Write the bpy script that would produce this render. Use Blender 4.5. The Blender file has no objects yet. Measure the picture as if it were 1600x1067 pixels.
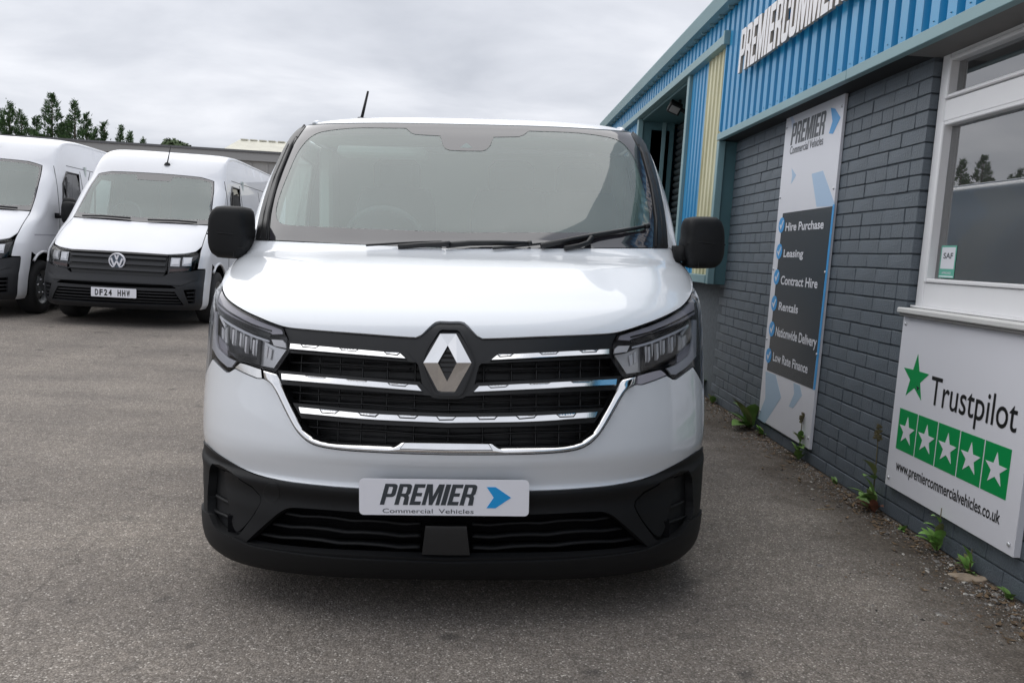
import bpy, math, random
import numpy as np
from mathutils import Matrix, Vector
from mathutils.geometry import delaunay_2d_cdt
random.seed(7); rng = np.random.default_rng(7)
SC = bpy.context.scene
COL = SC.collection

# ------------------------------------------------------------------ camera
F = 1250.0; CX, CY = 800.0, 533.5; H = 1.24
_vp = (755.0, 392.0); _xv = 127.0
_Yv = CY + ((_vp[0]-CX)*(_xv-CX) + F*F)/(CY-_vp[1])
def cdir(p): return np.array([(p[0]-CX)/F, -(p[1]-CY)/F, -1.0])
_Yc = cdir(_vp); _Yc /= np.linalg.norm(_Yc)
_Zc = -cdir((_xv, _Yv)); _Zc /= np.linalg.norm(_Zc)
_Xc = np.cross(_Yc, _Zc)
RC = np.array([_Xc, _Yc, _Zc]); CAM = np.array([0, 0, H])
cam = bpy.data.cameras.new('camera'); cam_o = bpy.data.objects.new('camera', cam); COL.objects.link(cam_o)
m = Matrix.Identity(4)
for i in range(3):
    for j in range(3): m[i][j] = RC[i][j]
    m[i][3] = CAM[i]
cam_o.matrix_world = m
cam.sensor_width = 36; cam.lens = F/1600*36; cam.clip_start = .05; cam.clip_end = 1500
SC.camera = cam_o

# ------------------------------------------------------------------ light
SUN_EL, SUN_AZ = 56, 318      # overcast: a broad weak sun, high on the left and slightly behind the van
w = bpy.data.worlds.new('World'); SC.world = w; w.use_nodes = True
nt = w.node_tree; nt.nodes.clear(); N_ = nt.nodes.new; L_ = nt.links.new
out = N_('ShaderNodeOutputWorld')
sky = N_('ShaderNodeTexSky'); sky.sky_type = 'NISHITA'; sky.sun_disc = False
sky.sun_elevation = math.radians(SUN_EL); sky.sun_rotation = math.radians(SUN_AZ)
tc = N_('ShaderNodeTexCoord'); sep = N_('ShaderNodeSeparateXYZ'); L_(tc.outputs['Generated'], sep.inputs[0])
# cloud deck: the view direction projected on a plane overhead
zz = N_('ShaderNodeMath'); zz.operation = 'ABSOLUTE'; L_(sep.outputs['Z'], zz.inputs[0])
za = N_('ShaderNodeMath'); za.operation = 'ADD'; L_(zz.outputs[0], za.inputs[0]); za.inputs[1].default_value = .22
dv = N_('ShaderNodeVectorMath'); dv.operation = 'DIVIDE'; L_(tc.outputs['Generated'], dv.inputs[0])
cb3 = N_('ShaderNodeCombineXYZ'); [L_(za.outputs[0], cb3.inputs[i]) for i in range(3)]; L_(cb3.outputs[0], dv.inputs[1])
mp = N_('ShaderNodeMapping'); mp.inputs['Scale'].default_value = (1.0, 1.35, .3); mp.inputs['Location'].default_value = (3.1, 1.7, 0); L_(dv.outputs[0], mp.inputs[0])
n1 = N_('ShaderNodeTexNoise'); n1.inputs['Scale'].default_value = 1.5; n1.inputs['Detail'].default_value = 7; n1.inputs['Roughness'].default_value = .52
n1.inputs['Distortion'].default_value = .25
L_(mp.outputs[0], n1.inputs['Vector'])
cr = N_('ShaderNodeValToRGB'); L_(n1.outputs['Fac'], cr.inputs[0])
cr.color_ramp.elements[0].position = .30; cr.color_ramp.elements[0].color = (.53, .555, .615, 1)
cr.color_ramp.elements[1].position = .68; cr.color_ramp.elements[1].color = (.84, .855, .905, 1)
el = cr.color_ramp.elements.new(.5); el.color = (.675, .697, .755, 1)
# overcast sky is brighter towards the zenith
gr = N_('ShaderNodeMapRange'); L_(sep.outputs['Z'], gr.inputs[0])
gr.inputs[1].default_value = .12; gr.inputs[2].default_value = 1.0; gr.inputs[3].default_value = .97; gr.inputs[4].default_value = 1.22
bg1 = N_('ShaderNodeBackground'); L_(cr.outputs[0], bg1.inputs[0]); L_(gr.outputs[0], bg1.inputs[1])
bg2 = N_('ShaderNodeBackground'); L_(sky.outputs[0], bg2.inputs[0]); bg2.inputs[1].default_value = .06
mx = N_('ShaderNodeMixShader'); mx.inputs[0].default_value = .94
L_(bg2.outputs[0], mx.inputs[1]); L_(bg1.outputs[0], mx.inputs[2]); L_(mx.outputs[0], out.inputs[0])
sun = bpy.data.lights.new('sun', 'SUN'); sun.energy = 1.5; sun.angle = math.radians(85); sun.color = (1, .97, .92)
so = bpy.data.objects.new('sun', sun); COL.objects.link(so)
_a, _e = math.radians(SUN_AZ), math.radians(SUN_EL)
_d = Vector((math.sin(_a)*math.cos(_e), math.cos(_a)*math.cos(_e), math.sin(_e)))
so.rotation_euler = _d.to_track_quat('Z', 'Y').to_euler(); so.location = (0, 0, 20)
SC.view_settings.view_transform = 'Standard'; SC.view_settings.look = 'None'
SC.view_settings.exposure = .22; SC.view_settings.gamma = 1; SC.view_settings.use_curve_mapping = False

# ------------------------------------------------------------------ pixel rays onto real planes (used to measure positions)
def ray(p): return RC @ cdir(p)
def onX(p, X): d = ray(p); return CAM + d*X/d[0]
def onY(p, Y): d = ray(p); return CAM + d*Y/d[1]
def onZ(p, Z): d = ray(p); return CAM + d*(Z-H)/d[2]

# ------------------------------------------------------------------ materials
def mat(name, col, rough=.5, metal=0, coat=0, spec=.5, emit=None):
    m = bpy.data.materials.new(name); m.use_nodes = True
    b = m.node_tree.nodes['Principled BSDF']
    b.inputs['Base Color'].default_value = (*col, 1); b.inputs['Roughness'].default_value = rough
    b.inputs['Metallic'].default_value = metal; b.inputs['Specular IOR Level'].default_value = spec
    if coat: b.inputs['Coat Weight'].default_value = coat; b.inputs['Coat Roughness'].default_value = .03
    return m
def grain(m, scale=60, amt=.15, bump=0., bscale=None, dist=.01, detail=4, dark=None, rvar=0, stretch=None, coord='Object'):
    """colour variation and fine relief by noise"""
    nt = m.node_tree; N = nt.nodes.new; L = nt.links.new; b = nt.nodes['Principled BSDF']
    tc = N('ShaderNodeTexCoord'); src = tc.outputs[coord]
    if stretch:
        mp = N('ShaderNodeMapping'); mp.inputs['Scale'].default_value = stretch; L(src, mp.inputs[0]); src = mp.outputs[0]
    n = N('ShaderNodeTexNoise'); n.inputs['Scale'].default_value = scale; n.inputs['Detail'].default_value = detail
    L(src, n.inputs['Vector'])
    c = tuple(b.inputs['Base Color'].default_value)[:3]
    d = dark or tuple(v*(1-amt) for v in c); h = tuple(min(1, v*(1+amt)) for v in c)
    r = N('ShaderNodeValToRGB'); r.color_ramp.elements[0].color = (*d, 1); r.color_ramp.elements[1].color = (*h, 1)
    r.color_ramp.elements[0].position = .3; r.color_ramp.elements[1].position = .7
    L(n.outputs['Fac'], r.inputs[0]); L(r.outputs[0], b.inputs['Base Color'])
    if rvar:
        mr = N('ShaderNodeMapRange'); L(n.outputs['Fac'], mr.inputs[0]); r0 = b.inputs['Roughness'].default_value
        mr.inputs[3].default_value = r0-rvar; mr.inputs[4].default_value = r0+rvar; L(mr.outputs[0], b.inputs['Roughness'])
    if bump:
        n2 = N('ShaderNodeTexNoise'); n2.inputs['Scale'].default_value = bscale or scale; n2.inputs['Detail'].default_value = 5
        L(src, n2.inputs['Vector'])
        bp = N('ShaderNodeBump'); bp.inputs['Strength'].default_value = bump; bp.inputs['Distance'].default_value = dist
        L(n2.outputs['Fac'], bp.inputs['Height']); L(bp.outputs[0], b.inputs['Normal'])
    return m
def glass(name, tint, ior=1.6, rough=.02, body=0., veilcol=(.3, .35, .34)):
    """thin pane: tinted see-through with a mirror reflection by Fresnel"""
    m = bpy.data.materials.new(name); m.use_nodes = True; nt = m.node_tree; nt.nodes.clear(); N = nt.nodes.new; L = nt.links.new
    o = N('ShaderNodeOutputMaterial'); t = N('ShaderNodeBsdfTransparent'); t.inputs[0].default_value = (*tint, 1)
    g = N('ShaderNodeBsdfGlossy'); g.inputs['Roughness'].default_value = rough; g.inputs[0].default_value = (1, 1, 1, 1)
    fr = N('ShaderNodeFresnel'); fr.inputs[0].default_value = ior
    x = N('ShaderNodeMixShader'); L(fr.outputs[0], x.inputs[0]); L(g.outputs[0], x.inputs[2])
    if body:
        df = N('ShaderNodeBsdfDiffuse'); df.inputs[0].default_value = (*veilcol, 1)  # diffuse share paints a pale veil of reflected light into the pane
        y = N('ShaderNodeMixShader'); y.inputs[0].default_value = body; L(t.outputs[0], y.inputs[1]); L(df.outputs[0], y.inputs[2]); L(y.outputs[0], x.inputs[1])
    else: L(t.outputs[0], x.inputs[1])
    L(x.outputs[0], o.inputs[0]); return m
M = {}
M['white'] = grain(mat('white_paint', (.82, .85, .885), .27, coat=1.0), 1.1, .004, 0)
M['white2'] = grain(mat('white_paint_dusty', (.78, .79, .82), .35, coat=.6), 1.6, .03)
M['seam'] = mat('shut_line_black', (.006, .006, .007), .6)
M['blackp'] = grain(mat('textured_black_plastic', (.0085, .009, .010), .60, spec=.28), 900, .1, .25, 900, .0006)
M['blackm'] = grain(mat('satin_black_frame', (.012, .0125, .0135), .42), 40, .06)
M['blackg'] = mat('gloss_black', (.006, .006, .007), .12)
M['dark'] = mat('dark_void', (.004, .004, .005), .8, spec=.1)
M['slat'] = mat('black_grille_plastic', (.012, .012, .013), .35)
M['chrome'] = grain(mat('chrome', (.86, .86, .86), .11, 1), 25, .03, .03, 30, .002)
M['silver'] = mat('satin_silver', (.66, .67, .69), .25, .6)
M['bezel'] = mat('lamp_bezel_grey', (.40, .39, .44), .28, .0)
M['drl'] = mat('light_guide_white', (.90, .90, .92), .2)
M['drlg'] = mat('light_guide_grey', (.72, .74, .80), .25, 0)
M['refl'] = mat('lamp_reflector', (.95, .95, .96), .2, .45)
M['lens'] = glass('lamp_lens', (.985, .985, .99), 1.33, .01)
M['screen'] = glass('windscreen_glass', (.78, .92, .88), 1.88, .02, .14, (.50, .72, .66))  # pale green diffuse share stands for the dashboard's reflection
M['frit'] = mat('windscreen_black_border', (.030, .028, .034), .06, spec=1.0)
M['frit'].node_tree.nodes['Principled BSDF'].inputs['IOR'].default_value = 1.62
M['glassd'] = mat('dark_side_glass', (.012, .014, .015), .05, spec=.8)
M['rubber'] = grain(mat('tyre_rubber', (.018, .018, .019), .75), 80, .3)
M['rimg'] = mat('steel_rim_grey', (.30, .31, .32), .38, .6)
M['mesh'] = mat('radiator', (.02, .02, .021), .5)
M['int'] = mat('cabin_trim', (.60, .66, .63), .7)
M['intd'] = mat('cabin_dark', (.14, .15, .155), .75)
M['intl'] = mat('cabin_light', (.62, .66, .60), .7)
M['seat'] = grain(mat('seat_fabric', (.085, .09, .10), .9), 200, .2)
M['plate'] = mat('plate_white', (.92, .92, .97), .35)
M['ink'] = mat('dark_grey_ink', (.045, .055, .065), .35)
M['cyan'] = mat('cyan_ink', (.01, .36, .80), .35)
M['black'] = mat('black_ink', (.01, .01, .01), .4)

# ------------------------------------------------------------------ object helpers
def link(name, me, parent=None, m=None):
    o = bpy.data.objects.new(name, me); COL.objects.link(o)
    if parent: o.parent = parent
    if m is not None and me is not None and not me.materials: me.materials.append(m)
    return o
def thing(name, label, cat, loc=(0, 0, 0), group=None, rz=0):
    o = bpy.data.objects.new(name, None); COL.objects.link(o); o.location = loc; o.rotation_euler.z = rz
    o.empty_display_size = .1; o['label'] = label; o['category'] = cat
    if group: o['group'] = group
    return o
def tag(o, label=None, cat=None, group=None, kind=None):
    if label: o['label'] = label
    if cat: o['category'] = cat
    if group: o['group'] = group
    if kind: o['kind'] = kind
    return o
def clone(o, parent=None):
    c = o.copy(); COL.objects.link(c)
    if parent: c.parent = parent
    for ch in list(o.children): clone(ch, c)
    return c
class MB:
    def __init__(s): s.v = []; s.f = []; s.sm = []
    def add(s, V, Fc, smooth=False):
        k = len(s.v); s.v += [tuple(map(float, p)) for p in V]; s.f += [tuple(k+i for i in f) for f in Fc]; s.sm += [smooth]*len(Fc); return s
    def box(s, a, b, bev=0.):
        x0, y0, z0 = [min(p, q) for p, q in zip(a, b)]; x1, y1, z1 = [max(p, q) for p, q in zip(a, b)]
        if bev <= 0:
            V = [(x0,y0,z0),(x1,y0,z0),(x1,y1,z0),(x0,y1,z0),(x0,y0,z1),(x1,y0,z1),(x1,y1,z1),(x0,y1,z1)]
            return s.add(V, [(0,3,2,1),(4,5,6,7),(0,1,5,4),(1,2,6,5),(2,3,7,6),(3,0,4,7)])
        e = min(bev, (x1-x0)/2.01, (y1-y0)/2.01, (z1-z0)/2.01); V = []; idx = {}
        for i, X in enumerate((x0, x1)):
            for j, Y in enumerate((y0, y1)):
                for k, Z in enumerate((z0, z1)):
                    sx, sy, sz = (1, -1)[i], (1, -1)[j], (1, -1)[k]
                    for ax in range(3):
                        p = [X+sx*e, Y+sy*e, Z+sz*e]; p[ax] = (X, Y, Z)[ax]; idx[(i,j,k,ax)] = len(V); V.append(tuple(p))
        Fc = []
        for ax in range(3):
            o1, o2 = [a_ for a_ in range(3) if a_ != ax]
            for sd in (0, 1):
                q = []
                for (p1, p2) in ((0,0),(1,0),(1,1),(0,1)):
                    c = [0,0,0]; c[ax] = sd; c[o1] = p1; c[o2] = p2; q.append(idx[(*c, ax)])
                if (sd == 0) ^ (ax == 1): q = q[::-1]
                Fc.append(tuple(q))
        for ax in range(3):       # edges along ax
            o1, o2 = [a_ for a_ in range(3) if a_ != ax]
            for p1 in (0, 1):
                for p2 in (0, 1):
                    c0 = [0,0,0]; c0[o1] = p1; c0[o2] = p2; c1 = list(c0); c1[ax] = 1
                    Fc.append((idx[(*c0,o1)], idx[(*c1,o1)], idx[(*c1,o2)], idx[(*c0,o2)]))
        for i in (0,1):
            for j in (0,1):
                for k in (0,1): Fc.append((idx[(i,j,k,0)], idx[(i,j,k,1)], idx[(i,j,k,2)]))
        return s.add(V, Fc)
    def tube(s, pts, r, n=8, cap=True):
        pts = [Vector(p) for p in pts]; rs = r if isinstance(r, (list, tuple)) else [r]*len(pts); V = []; Fc = []
        up = Vector((0, 0, 1))
        for i, p in enumerate(pts):
            d = (pts[min(i+1, len(pts)-1)]-pts[max(i-1, 0)]).normalized()
            a = d.cross(up if abs(d.z) < .95 else Vector((1, 0, 0))).normalized(); b = a.cross(d)
            for k in range(n):
                t = 2*math.pi*k/n; V.append(p+(a*math.cos(t)+b*math.sin(t))*rs[i])
        for i in range(len(pts)-1):
            for k in range(n): Fc.append((i*n+k, i*n+(k+1) % n, (i+1)*n+(k+1) % n, (i+1)*n+k))
        if cap: Fc += [tuple(range(n))[::-1], tuple(range((len(pts)-1)*n, len(pts)*n))]
        return s.add(V, Fc, True)
    def lathe(s, prof, axis='x', c=(0, 0, 0), n=32):
        V = []; Fc = []
        for k in range(n):
            t = 2*math.pi*k/n
            for (h, r) in prof:
                p = {'x': (h, r*math.cos(t), r*math.sin(t)), 'y': (r*math.cos(t), h, r*math.sin(t)), 'z': (r*math.cos(t), r*math.sin(t), h)}[axis]
                V.append((p[0]+c[0], p[1]+c[1], p[2]+c[2]))
        q = len(prof)
        for k in range(n):
            for i in range(q-1): a = k*q+i; b = ((k+1) % n)*q+i; Fc.append((a, b, b+1, a+1))
        return s.add(V, Fc, True)
    def loft(s, rings, close=True, cap=(True, True), smooth=True):
        n = len(rings[0]); V = [p for r in rings for p in r]; Fc = []
        for i in range(len(rings)-1):
            for k in range(n if close else n-1): Fc.append((i*n+k, i*n+(k+1) % n, (i+1)*n+(k+1) % n, (i+1)*n+k))
        if cap[0]: Fc.append(tuple(range(n))[::-1])
        if cap[1]: Fc.append(tuple(range((len(rings)-1)*n, len(rings)*n)))
        return s.add(V, Fc, smooth)
    def mesh(s, name):
        me = bpy.data.meshes.new(name); me.from_pydata(s.v, [], s.f)
        if any(s.sm): me.polygons.foreach_set('use_smooth', s.sm)
        me.validate(); fixn(me); return me
    def build(s, name, m, parent=None):
        return link(name, s.mesh(name), parent, m)
def fixn(me):
    import bmesh
    b = bmesh.new(); b.from_mesh(me); bmesh.ops.recalc_face_normals(b, faces=b.faces); b.to_mesh(me); b.free(); me.update()
def inpoly(P, poly):
    P = np.asarray(P, float); poly = np.asarray(poly, float); x, y = P[:, 0], P[:, 1]; r = np.zeros(len(P), bool)
    x0, y0 = poly[:, 0], poly[:, 1]; x1, y1 = np.roll(x0, -1), np.roll(y0, -1)
    for a, b, c, d in zip(x0, y0, x1, y1):
        if b == d: continue
        r ^= ((y < b) != (y < d)) & (x < (c-a)*(y-b)/(d-b)+a)
    return r
def dens(loop, step):
    o = []; n = len(loop)
    for i in range(n):
        a = np.array(loop[i]); b = np.array(loop[(i+1) % n]); k = max(1, int(math.ceil(np.linalg.norm(b-a)/step)))
        o += [a+(b-a)*j/k for j in range(k)]
    return o
def tri2d(loops, interior=None):
    """triangulate outer loop minus holes; 2D"""
    V = []; E = []
    for lp in loops:
        k = len(V); n = len(lp); V += [Vector((float(p[0]), float(p[1]))) for p in lp]; E += [(k+i, k+(i+1) % n) for i in range(n)]
    if interior is not None and len(interior): V += [Vector((float(p[0]), float(p[1]))) for p in interior]
    r = delaunay_2d_cdt(V, E, [], 0, 1e-7)
    P = np.array([[v[0], v[1]] for v in r[0]]); T = np.array([f for f in r[2]])
    c = P[T].mean(1); keep = inpoly(c, loops[0])
    for h in loops[1:]: keep &= ~inpoly(c, h)
    T = T[keep]
    a = P[T]; ar = (a[:,1,0]-a[:,0,0])*(a[:,2,1]-a[:,0,1])-(a[:,2,0]-a[:,0,0])*(a[:,1,1]-a[:,0,1])
    T = np.where((ar < 0)[:, None], T[:, ::-1], T)
    return P, T
def boundary(T):
    cnt = {}
    for f in T:
        for i in range(3): e = (int(f[i]), int(f[(i+1) % 3])); cnt[e] = 1
    return [e for e in cnt if (e[1], e[0]) not in cnt]
def flatshape(mb, loops, fr, depth=.001, smooth=False):
    """extruded 2D shape; fr maps (a,b,d)->3D, d = height above the plane"""
    P, T = tri2d(loops); n = len(P)
    V = [fr(a, b, depth) for a, b in P]+[fr(a, b, 0) for a, b in P]
    Fc = [tuple(f) for f in T.tolist()]+[(b, a, a+n, b+n) for a, b in boundary(T)]
    k = len(mb.v); mb.v += [tuple(map(float, p)) for p in V]; mb.f += [tuple(k+i for i in f) for f in Fc]; mb.sm += [False]*len(Fc)

# ---- lettering: heavy condensed capitals drawn as outlines; lighter text from the built-in font
def _arc(cx, cy, rx, ry, a0, a1, n=5): return [(cx+rx*math.cos(math.radians(a0+(a1-a0)*i/n)), cy+ry*math.sin(math.radians(a0+(a1-a0)*i/n))) for i in range(n+1)]
def glyph(ch):
    s, w = .17, .50; R = .15; r = .05
    def bowl(x0, y0, x1, y1, q): return [(x0, y0)]+_arc(x1-q, y0+q, q, q, -90, 0)+_arc(x1-q, y1-q, q, q, 0, 90)+[(x0, y1)]
    if ch == 'I': return .19, [[(0,0),(.19,0),(.19,1),(0,1)]]
    if ch == 'E': return .42, [[(0,0),(.42,0),(.42,.17),(s,.17),(s,.42),(.38,.42),(.38,.58),(s,.58),(s,.83),(.42,.83),(.42,1),(0,1)]]
    if ch == 'P': return w, [[(0,0),(s,0),(s,.37)]+_arc(w-R, .37+R, R, R, -90, 0)+_arc(w-R, 1-R, R, R, 0, 90)+[(0,1)], bowl(s,.52,w-s,.86,r)]
    if ch == 'R': return w+.02, [[(0,0),(s,0),(s,.40),(.25,.40),(.32,.34),(.33,0),(.52,0),(.49,.36),(.44,.47),(.50,.56)]+_arc(w-R, 1-R, R, R, 0, 90)+[(0,1)], bowl(s,.54,w-s,.86,r)]
    if ch == 'M': return .68, [[(0,0),(.15,0),(.15,.62),(.27,0),(.41,0),(.53,.62),(.53,0),(.68,0),(.68,1),(.46,1),(.34,.42),(.22,1),(0,1)]]
    if ch == 'O': return w, [_arc(R,R,R,R,180,270)+_arc(w-R,R,R,R,270,360)+_arc(w-R,1-R,R,R,0,90)+_arc(R,1-R,R,R,90,180), [(s,.18),(w-s,.18),(w-s,.82),(s,.82)]]
    if ch == 'C': return w, [_arc(R,R,R,R,180,270)+_arc(w-R,R,R,R,270,360)+[(w,.38),(w-s,.38),(w-s,.17),(s,.17),(s,.83),(w-s,.83),(w-s,.62),(w,.62)]+_arc(w-R,1-R,R,R,0,90)+_arc(R,1-R,R,R,90,180)]
    if ch == 'A': return .54, [[(0,0),(.17,0),(.2,.2),(.34,.2),(.37,0),(.54,0),(.38,1),(.16,1)], [(.22,.36),(.32,.36),(.27,.74)]]
    if ch == 'L': return .40, [[(0,0),(.40,0),(.40,.17),(s,.17),(s,1),(0,1)]]
    if ch == 'V': return .54, [[(.19,0),(.35,0),(.54,1),(.37,1),(.27,.32),(.17,1),(0,1)]]
    if ch == 'H': return w, [[(0,0),(s,0),(s,.42),(w-s,.42),(w-s,0),(w,0),(w,1),(w-s,1),(w-s,.58),(s,.58),(s,1),(0,1)]]
    if ch == 'S': return w, [_arc(R,R,R,R,180,270)+_arc(w-R,R,R,R,270,360)+[(w,.48),(s,.66),(s,.85),(w-s,.85),(w-s,.7),(w,.7)]+_arc(w-R,1-R,R,R,0,90)+_arc(R,1-R,R,R,90,180)+[(0,.56),(w-s,.38),(w-s,.15),(s,.15),(s,.3),(0,.3)]]
def heavy(txt, gap=.055):
    x = 0; out = []
    for ch in txt:
        wd, lp = glyph(ch); out.append([[(px+x, py) for px, py in l] for l in lp]); x += wd+gap
    return x-gap, out
_tc = {}
def textmesh(txt, bold=0.):
    """(P,T,w,h) of a line of the built-in font, unit cap height approx"""
    if (txt, bold) in _tc: return _tc[(txt, bold)]
    c = bpy.data.curves.new('t', 'FONT'); c.body = txt; c.size = 1; c.resolution_u = 4; c.offset = bold
    o = bpy.data.objects.new('t', c); COL.objects.link(o); bpy.context.view_layer.update()
    me = bpy.data.meshes.new_from_object(o.evaluated_get(bpy.context.evaluated_depsgraph_get()))
    V = np.array([v.co[:] for v in me.vertices]); me.calc_loop_triangles(); T = np.array([t.vertices[:] for t in me.loop_triangles])
    bpy.data.objects.remove(o); bpy.data.curves.remove(c); bpy.data.meshes.remove(me)
    P = V[:, :2]; a = P[T]; ar = (a[:,1,0]-a[:,0,0])*(a[:,2,1]-a[:,0,1])-(a[:,2,0]-a[:,0,0])*(a[:,1,1]-a[:,0,1])
    T = np.where((ar < 0)[:, None], T[:, ::-1], T)
    _tc[(txt, bold)] = (P, T); return P, T
def text(mb, txt, fr, x0, x1, y0, y1, depth=.001, bold=0., fit='box', shear=0., ref=None):
    """fit text into x0..x1; y0 baseline, y1 cap top"""
    P, T = textmesh(txt, bold); P = P.copy(); xa, xb = P[:, 0].min(), P[:, 0].max()
    P[:, 0] = x0+(P[:, 0]-xa)/(xb-xa)*(x1-x0); P[:, 1] = y0+P[:, 1]/.73*(y1-y0); P[:, 0] += shear*(P[:, 1]-y0)
    mb.add([fr(a, b, depth) for a, b in P], [tuple(f) for f in T.tolist()])

# ================================================================== GROUND
def ss(a, b, x): t = np.clip((x-a)/(b-a), 0, 1); return t*t*(3-2*t)
def zg(X, Y):
    X = np.asarray(X, float); Y = np.asarray(Y, float)
    z = .02+.055*np.tanh(.043*(X+.06)/.055)
    return z+ss(7, 10, Y)*(.06-z)*ss(.5, -1.5, X)
def _axis(lo, hi, near0, near1, step):
    a = list(np.arange(near0, near1+1e-6, step)); s = step; x = near1
    while x < hi: s *= 1.35; x += s; a.append(min(x, hi))
    s = step; x = near0
    while x > lo: s *= 1.35; x -= s; a.insert(0, max(x, lo))
    return np.array(a)
gx = _axis(-900, 900, -7, 3, .25); gy = _axis(-600, 1200, -3, 14, .25)
GX, GY = np.meshgrid(gx, gy); GZ = zg(GX, GY)
V = np.stack([GX, GY, GZ], -1).reshape(-1, 3); nx = len(gx)
Fc = [(j*nx+i, j*nx+i+1, (j+1)*nx+i+1, (j+1)*nx+i) for j in range(len(gy)-1) for i in range(nx-1)]
asp = mat('worn_asphalt', (.2, .19, .18), .85, spec=.25)
def _asphalt(m):
    nt = m.node_tree; N = nt.nodes.new; L = nt.links.new; b = nt.nodes['Principled BSDF']
    tc = N('ShaderNodeTexCoord').outputs['Object']
    def noise(sc, det=3, rough=.5):
        n = N('ShaderNodeTexNoise'); n.inputs['Scale'].default_value = sc; n.inputs['Detail'].default_value = det; n.inputs['Roughness'].default_value = rough; L(tc, n.inputs['Vector']); return n.outputs['Fac']
    def ramp(src, stops):
        r = N('ShaderNodeValToRGB'); e = r.color_ramp.elements
        e[0].position, e[0].color = stops[0][0], (*stops[0][1], 1); e[1].position, e[1].color = stops[-1][0], (*stops[-1][1], 1)
        for p, c in stops[1:-1]: x = e.new(p); x.color = (*c, 1)
        L(src, r.inputs[0]); return r.outputs[0]
    def mixc(f, a, c, bt='MIX'):
        x = N('ShaderNodeMix'); x.data_type = 'RGBA'; x.blend_type = bt
        if isinstance(f, float): x.inputs[0].default_value = f
        else: L(f, x.inputs[0])
        L(a, x.inputs[6]); L(c, x.inputs[7]) if not isinstance(c, tuple) else setattr(x.inputs[7], 'default_value', (*c, 1)); return x.outputs[2]
    vo = N('ShaderNodeTexVoronoi'); vo.inputs['Scale'].default_value = 190; L(tc, vo.inputs['Vector'])
    sepc = N('ShaderNodeSeparateColor'); L(vo.outputs['Color'], sepc.inputs[0])
    stone = ramp(sepc.outputs[0], [(0, (.158, .139, .121)), (.45, (.228, .203, .180)), (.82, (.288, .259, .232)), (.95, (.37, .335, .303)), (1, (.62, .58, .53))])
    # dark binder between the stones
    gap = ramp(vo.outputs['Distance'], [(0, (1, 1, 1)), (.45, (.96, .96, .96)), (.75, (.66, .66, .66))])
    c = mixc(1.0, stone, gap, 'MULTIPLY')
    # medium blotches and broad wear
    c = mixc(1.0, c, ramp(noise(26, 5, .65), [(.28, (.80, .80, .81)), (.72, (1.18, 1.17, 1.16))]), 'MULTIPLY')
    c = mixc(1.0, c, ramp(noise(1.1, 5, .6), [(.3, (.80, .80, .81)), (.7, (1.16, 1.15, 1.13))]), 'MULTIPLY')
    mp = N('ShaderNodeMapping'); mp.inputs['Scale'].default_value = (.25, 1.6, 1); L(tc, mp.inputs[0])
    nn = N('ShaderNodeTexNoise'); nn.inputs['Scale'].default_value = 1.3; nn.inputs['Detail'].default_value = 6; L(mp.outputs[0], nn.inputs['Vector'])
    c = mixc(1.0, c, ramp(nn.outputs['Fac'], [(.35, (.90, .90, .90)), (.6, (1.08, 1.08, 1.07))]), 'MULTIPLY')
    # hairline cracks
    v2 = N('ShaderNodeTexVoronoi'); v2.feature = 'DISTANCE_TO_EDGE'; v2.inputs['Scale'].default_value = .62
    w3 = N('ShaderNodeVectorMath'); w3.operation = 'MULTIPLY_ADD'; n3 = N('ShaderNodeTexNoise'); n3.inputs['Scale'].default_value = 3; n3.inputs['Detail'].default_value = 6; L(tc, n3.inputs['Vector'])
    L(n3.outputs['Color'], w3.inputs[0]); w3.inputs[1].default_value = (.55, .55, .55); L(tc, w3.inputs[2]); L(w3.outputs[0], v2.inputs['Vector'])
    crk = N('ShaderNodeMath'); crk.operation = 'MULTIPLY'; L(ramp(v2.outputs['Distance'], [(0, (.55, .55, .55)), (.006, (0, 0, 0)), (1, (0, 0, 0))]), crk.inputs[0]); L(ramp(noise(.9, 2), [(.52, (0, 0, 0)), (.62, (1, 1, 1))]), crk.inputs[1])
    c = mixc(crk.outputs[0], c, (.07, .062, .055))
    # small tar / oil spots
    c = mixc(ramp(noise(6.5, 2), [(.66, (0, 0, 0)), (.75, (.6, .6, .6))]), c, (.05, .047, .045))
    # damp dirt and moss strip at the foot of the wall
    sp = N('ShaderNodeSeparateXYZ'); L(tc, sp.inputs[0])
    ad = N('ShaderNodeMath'); ad.operation = 'MULTIPLY_ADD'; L(noise(3.2, 6, .7), ad.inputs[0]); ad.inputs[1].default_value = .9; L(sp.outputs['X'], ad.inputs[2])
    dirt = ramp(ad.outputs[0], [(0, (0, 0, 0)), (1, (1, 1, 1))])
    mr = N('ShaderNodeMapRange'); L(ad.outputs[0], mr.inputs[0]); mr.inputs[1].default_value = 1.95; mr.inputs[2].default_value = 2.45; mr.clamp = True
    c = mixc(mr.outputs[0], c, ramp(noise(38, 6, .8), [(.3, (.030, .026, .020)), (.55, (.085, .068, .052)), (.75, (.17, .145, .12))]))
    L(c, b.inputs['Base Color'])
    h = N('ShaderNodeMath'); h.operation = 'MULTIPLY_ADD'; L(noise(90, 4, .7), h.inputs[0]); h.inputs[1].default_value = .8
    iv = N('ShaderNodeMath'); iv.operation = 'SUBTRACT'; iv.inputs[0].default_value = 1; L(vo.outputs['Distance'], iv.inputs[1]); L(iv.outputs[0], h.inputs[2])
    bp = N('ShaderNodeBump'); bp.inputs['Strength'].default_value = .6; bp.inputs['Distance'].default_value = .0032; L(h.outputs[0], bp.inputs['Height'])
    b2 = N('ShaderNodeBump'); b2.inputs['Strength'].default_value = .35; b2.inputs['Distance'].default_value = .02; L(noise(5, 5), b2.inputs['Height']); L(b2.outputs[0], bp.inputs['Normal'])
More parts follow.
